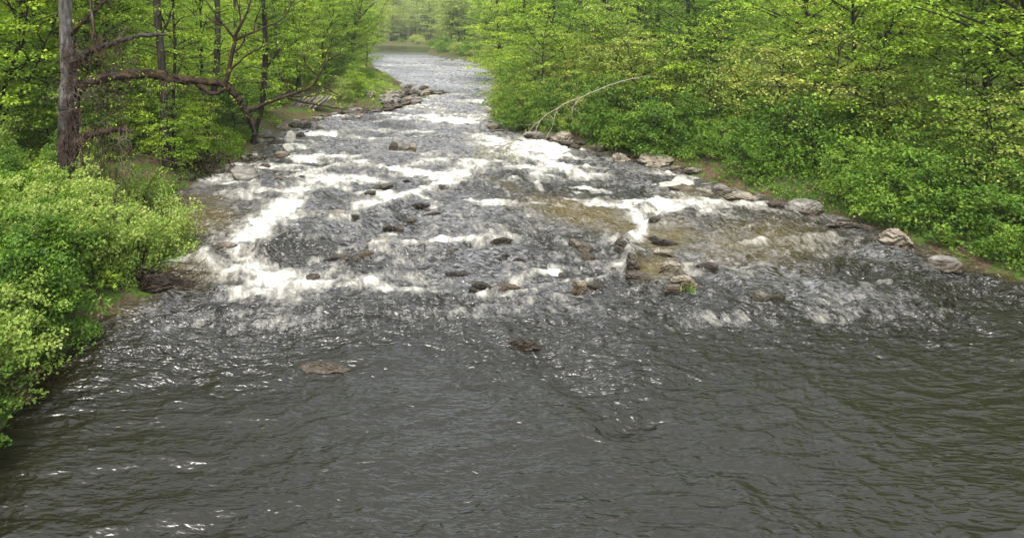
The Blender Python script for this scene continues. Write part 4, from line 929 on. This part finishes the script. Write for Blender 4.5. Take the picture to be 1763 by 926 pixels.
for k in range(48):
    px = rnd.uniform(140, 225); vine(pw(px, np.interp(px, [140, 225], [238, 228])-rnd.rand()*25, Y0-.6)-base, pw(px+rnd.randn()*12, rnd.uniform(285, 380), Y0-.9+rnd.randn()*.4)-base, 6, 0, .009, .16)
for k in range(40):
    px = rnd.uniform(150, 330); py = np.interp(px, [150, 205, 250, 330], [142, 131, 127, 140]); vine(pw(px, py, Y0-.3)-base, pw(px+rnd.randn()*18, py+rnd.uniform(-25, 55), Y0-.4+rnd.randn()*.3)-base, 5, 0, .007, .15)
for pts in ([(156,-10),(157,20),(162,45),(160,75),(172,100)], [(150,300),(140,270),(145,240)], [(200,290),(196,330),(203,372),(198,395)]):
    tube(g, [pw(a, b_, Y0-.6)-base for a, b_ in pts], [.05]*len(pts), 7, 5, .2, 3, .08)
for pts in ([(130,290),(175,262),(205,248)], [(205,258),(260,270),(300,280),(320,285)], [(155,250),(148,290),(160,330)]):
    tube(g, [pw(a, b_, Y0-.6)-base for a, b_ in pts], [.022]*len(pts), 5, 5, .2, 3, .08)
link('vines', g.mesh('vines', bark_mat('dead_vine', (.014, .008, .005), (.075, .045, .03))), root)
g = Geo()
for k in range(110):
    px, py = rnd.uniform(130, 260), rnd.uniform(90, 300); spray(g, pw(px, py, Y0-.3+rnd.randn()*.6)-base, rnd.rand()*6.28, .16, 9, .075, rnd, .3+.6*rnd.rand(), .3)
for k in range(70):
    px, py = rnd.uniform(390, 600), rnd.uniform(60, 190); spray(g, pw(px, py, Y0+1.5+rnd.randn()*.8)-base, rnd.rand()*6.28, .18, 8, .07, rnd, .5+.5*rnd.rand(), .2)
link('foliage', g.mesh('foliage', LEAF['lime'], False), root)
# mossy stub standing in the thicket
b = pw(197, 375, 20.5); g = Geo(); bz = gz(b[0], b[1]); bs = np.array([b[0], b[1], bz])
tube(g, [(.05, 0, -.1), (0, 0, .7), (.06, .02, b[2]-bz-.2), (-.03, 0, b[2]-bz+.25), (.03, 0, b[2]-bz+.6)], [.12, .1, .1, .1, .04], 9, 5, .3, 9)
tag(link('dead_stem', g.mesh('dead_stem', BARKR), None, bs), 'short reddish dead stem standing in the near thicket under the hanging vines', 'dead stem')
# driftwood twigs in the water edge below the thicket
g = Geo(); b = pz(245, 470, .4); b[2] = 0
for k in range(14):
    a = np.array([rnd.uniform(-.4, .9), rnd.uniform(-.3, .5), rnd.uniform(.1, .5)]); bare_branch(g, [a, a+[.5, -.2, rnd.uniform(-.1, .3)], a+[1.1+rnd.rand(), -.4, rnd.uniform(-.2, .5)]], [.022, .015, .005], rnd, 1, .5, .1)
tag(link('driftwood', g.mesh('driftwood', BARKD), None, b), 'dark bare driftwood twigs caught at the water edge under the thicket', 'driftwood')

drop(rsap+lm+ls+rm+nb_+bud+rsd+ysd+fb+ft+bare)

# ------------------------------------------------------------------ damp haze over the river
hz_ = bpy.data.materials.new('haze_air'); hz_.use_nodes = True; t = hz_.node_tree
for n in list(t.nodes): t.nodes.remove(n)
o = t.nodes.new('ShaderNodeOutputMaterial'); pv = t.nodes.new('ShaderNodeVolumePrincipled'); pv.inputs['Color'].default_value = (.86, .92, .90, 1)
pv.inputs['Density'].default_value = .00035; pv.inputs['Anisotropy'].default_value = .3; t.links.new(pv.outputs[0], o.inputs['Volume'])
gmin = float(Z.min())-1
bv = np.array([[a, b, c_] for a in (-1300, 1300) for b in (-400, 1750) for c_ in (gmin, float(Z.max())+40)])
tag(link('haze', mesh('haze', bv, np.array([[0, 1, 3, 2], [4, 6, 7, 5], [0, 4, 5, 1], [2, 3, 7, 6], [0, 2, 6, 4], [1, 5, 7, 3]]), hz_, False)), 'thin damp air paling the far river bend', 'haze', None, 'stuff')
SC.cycles.volume_bounces = 0
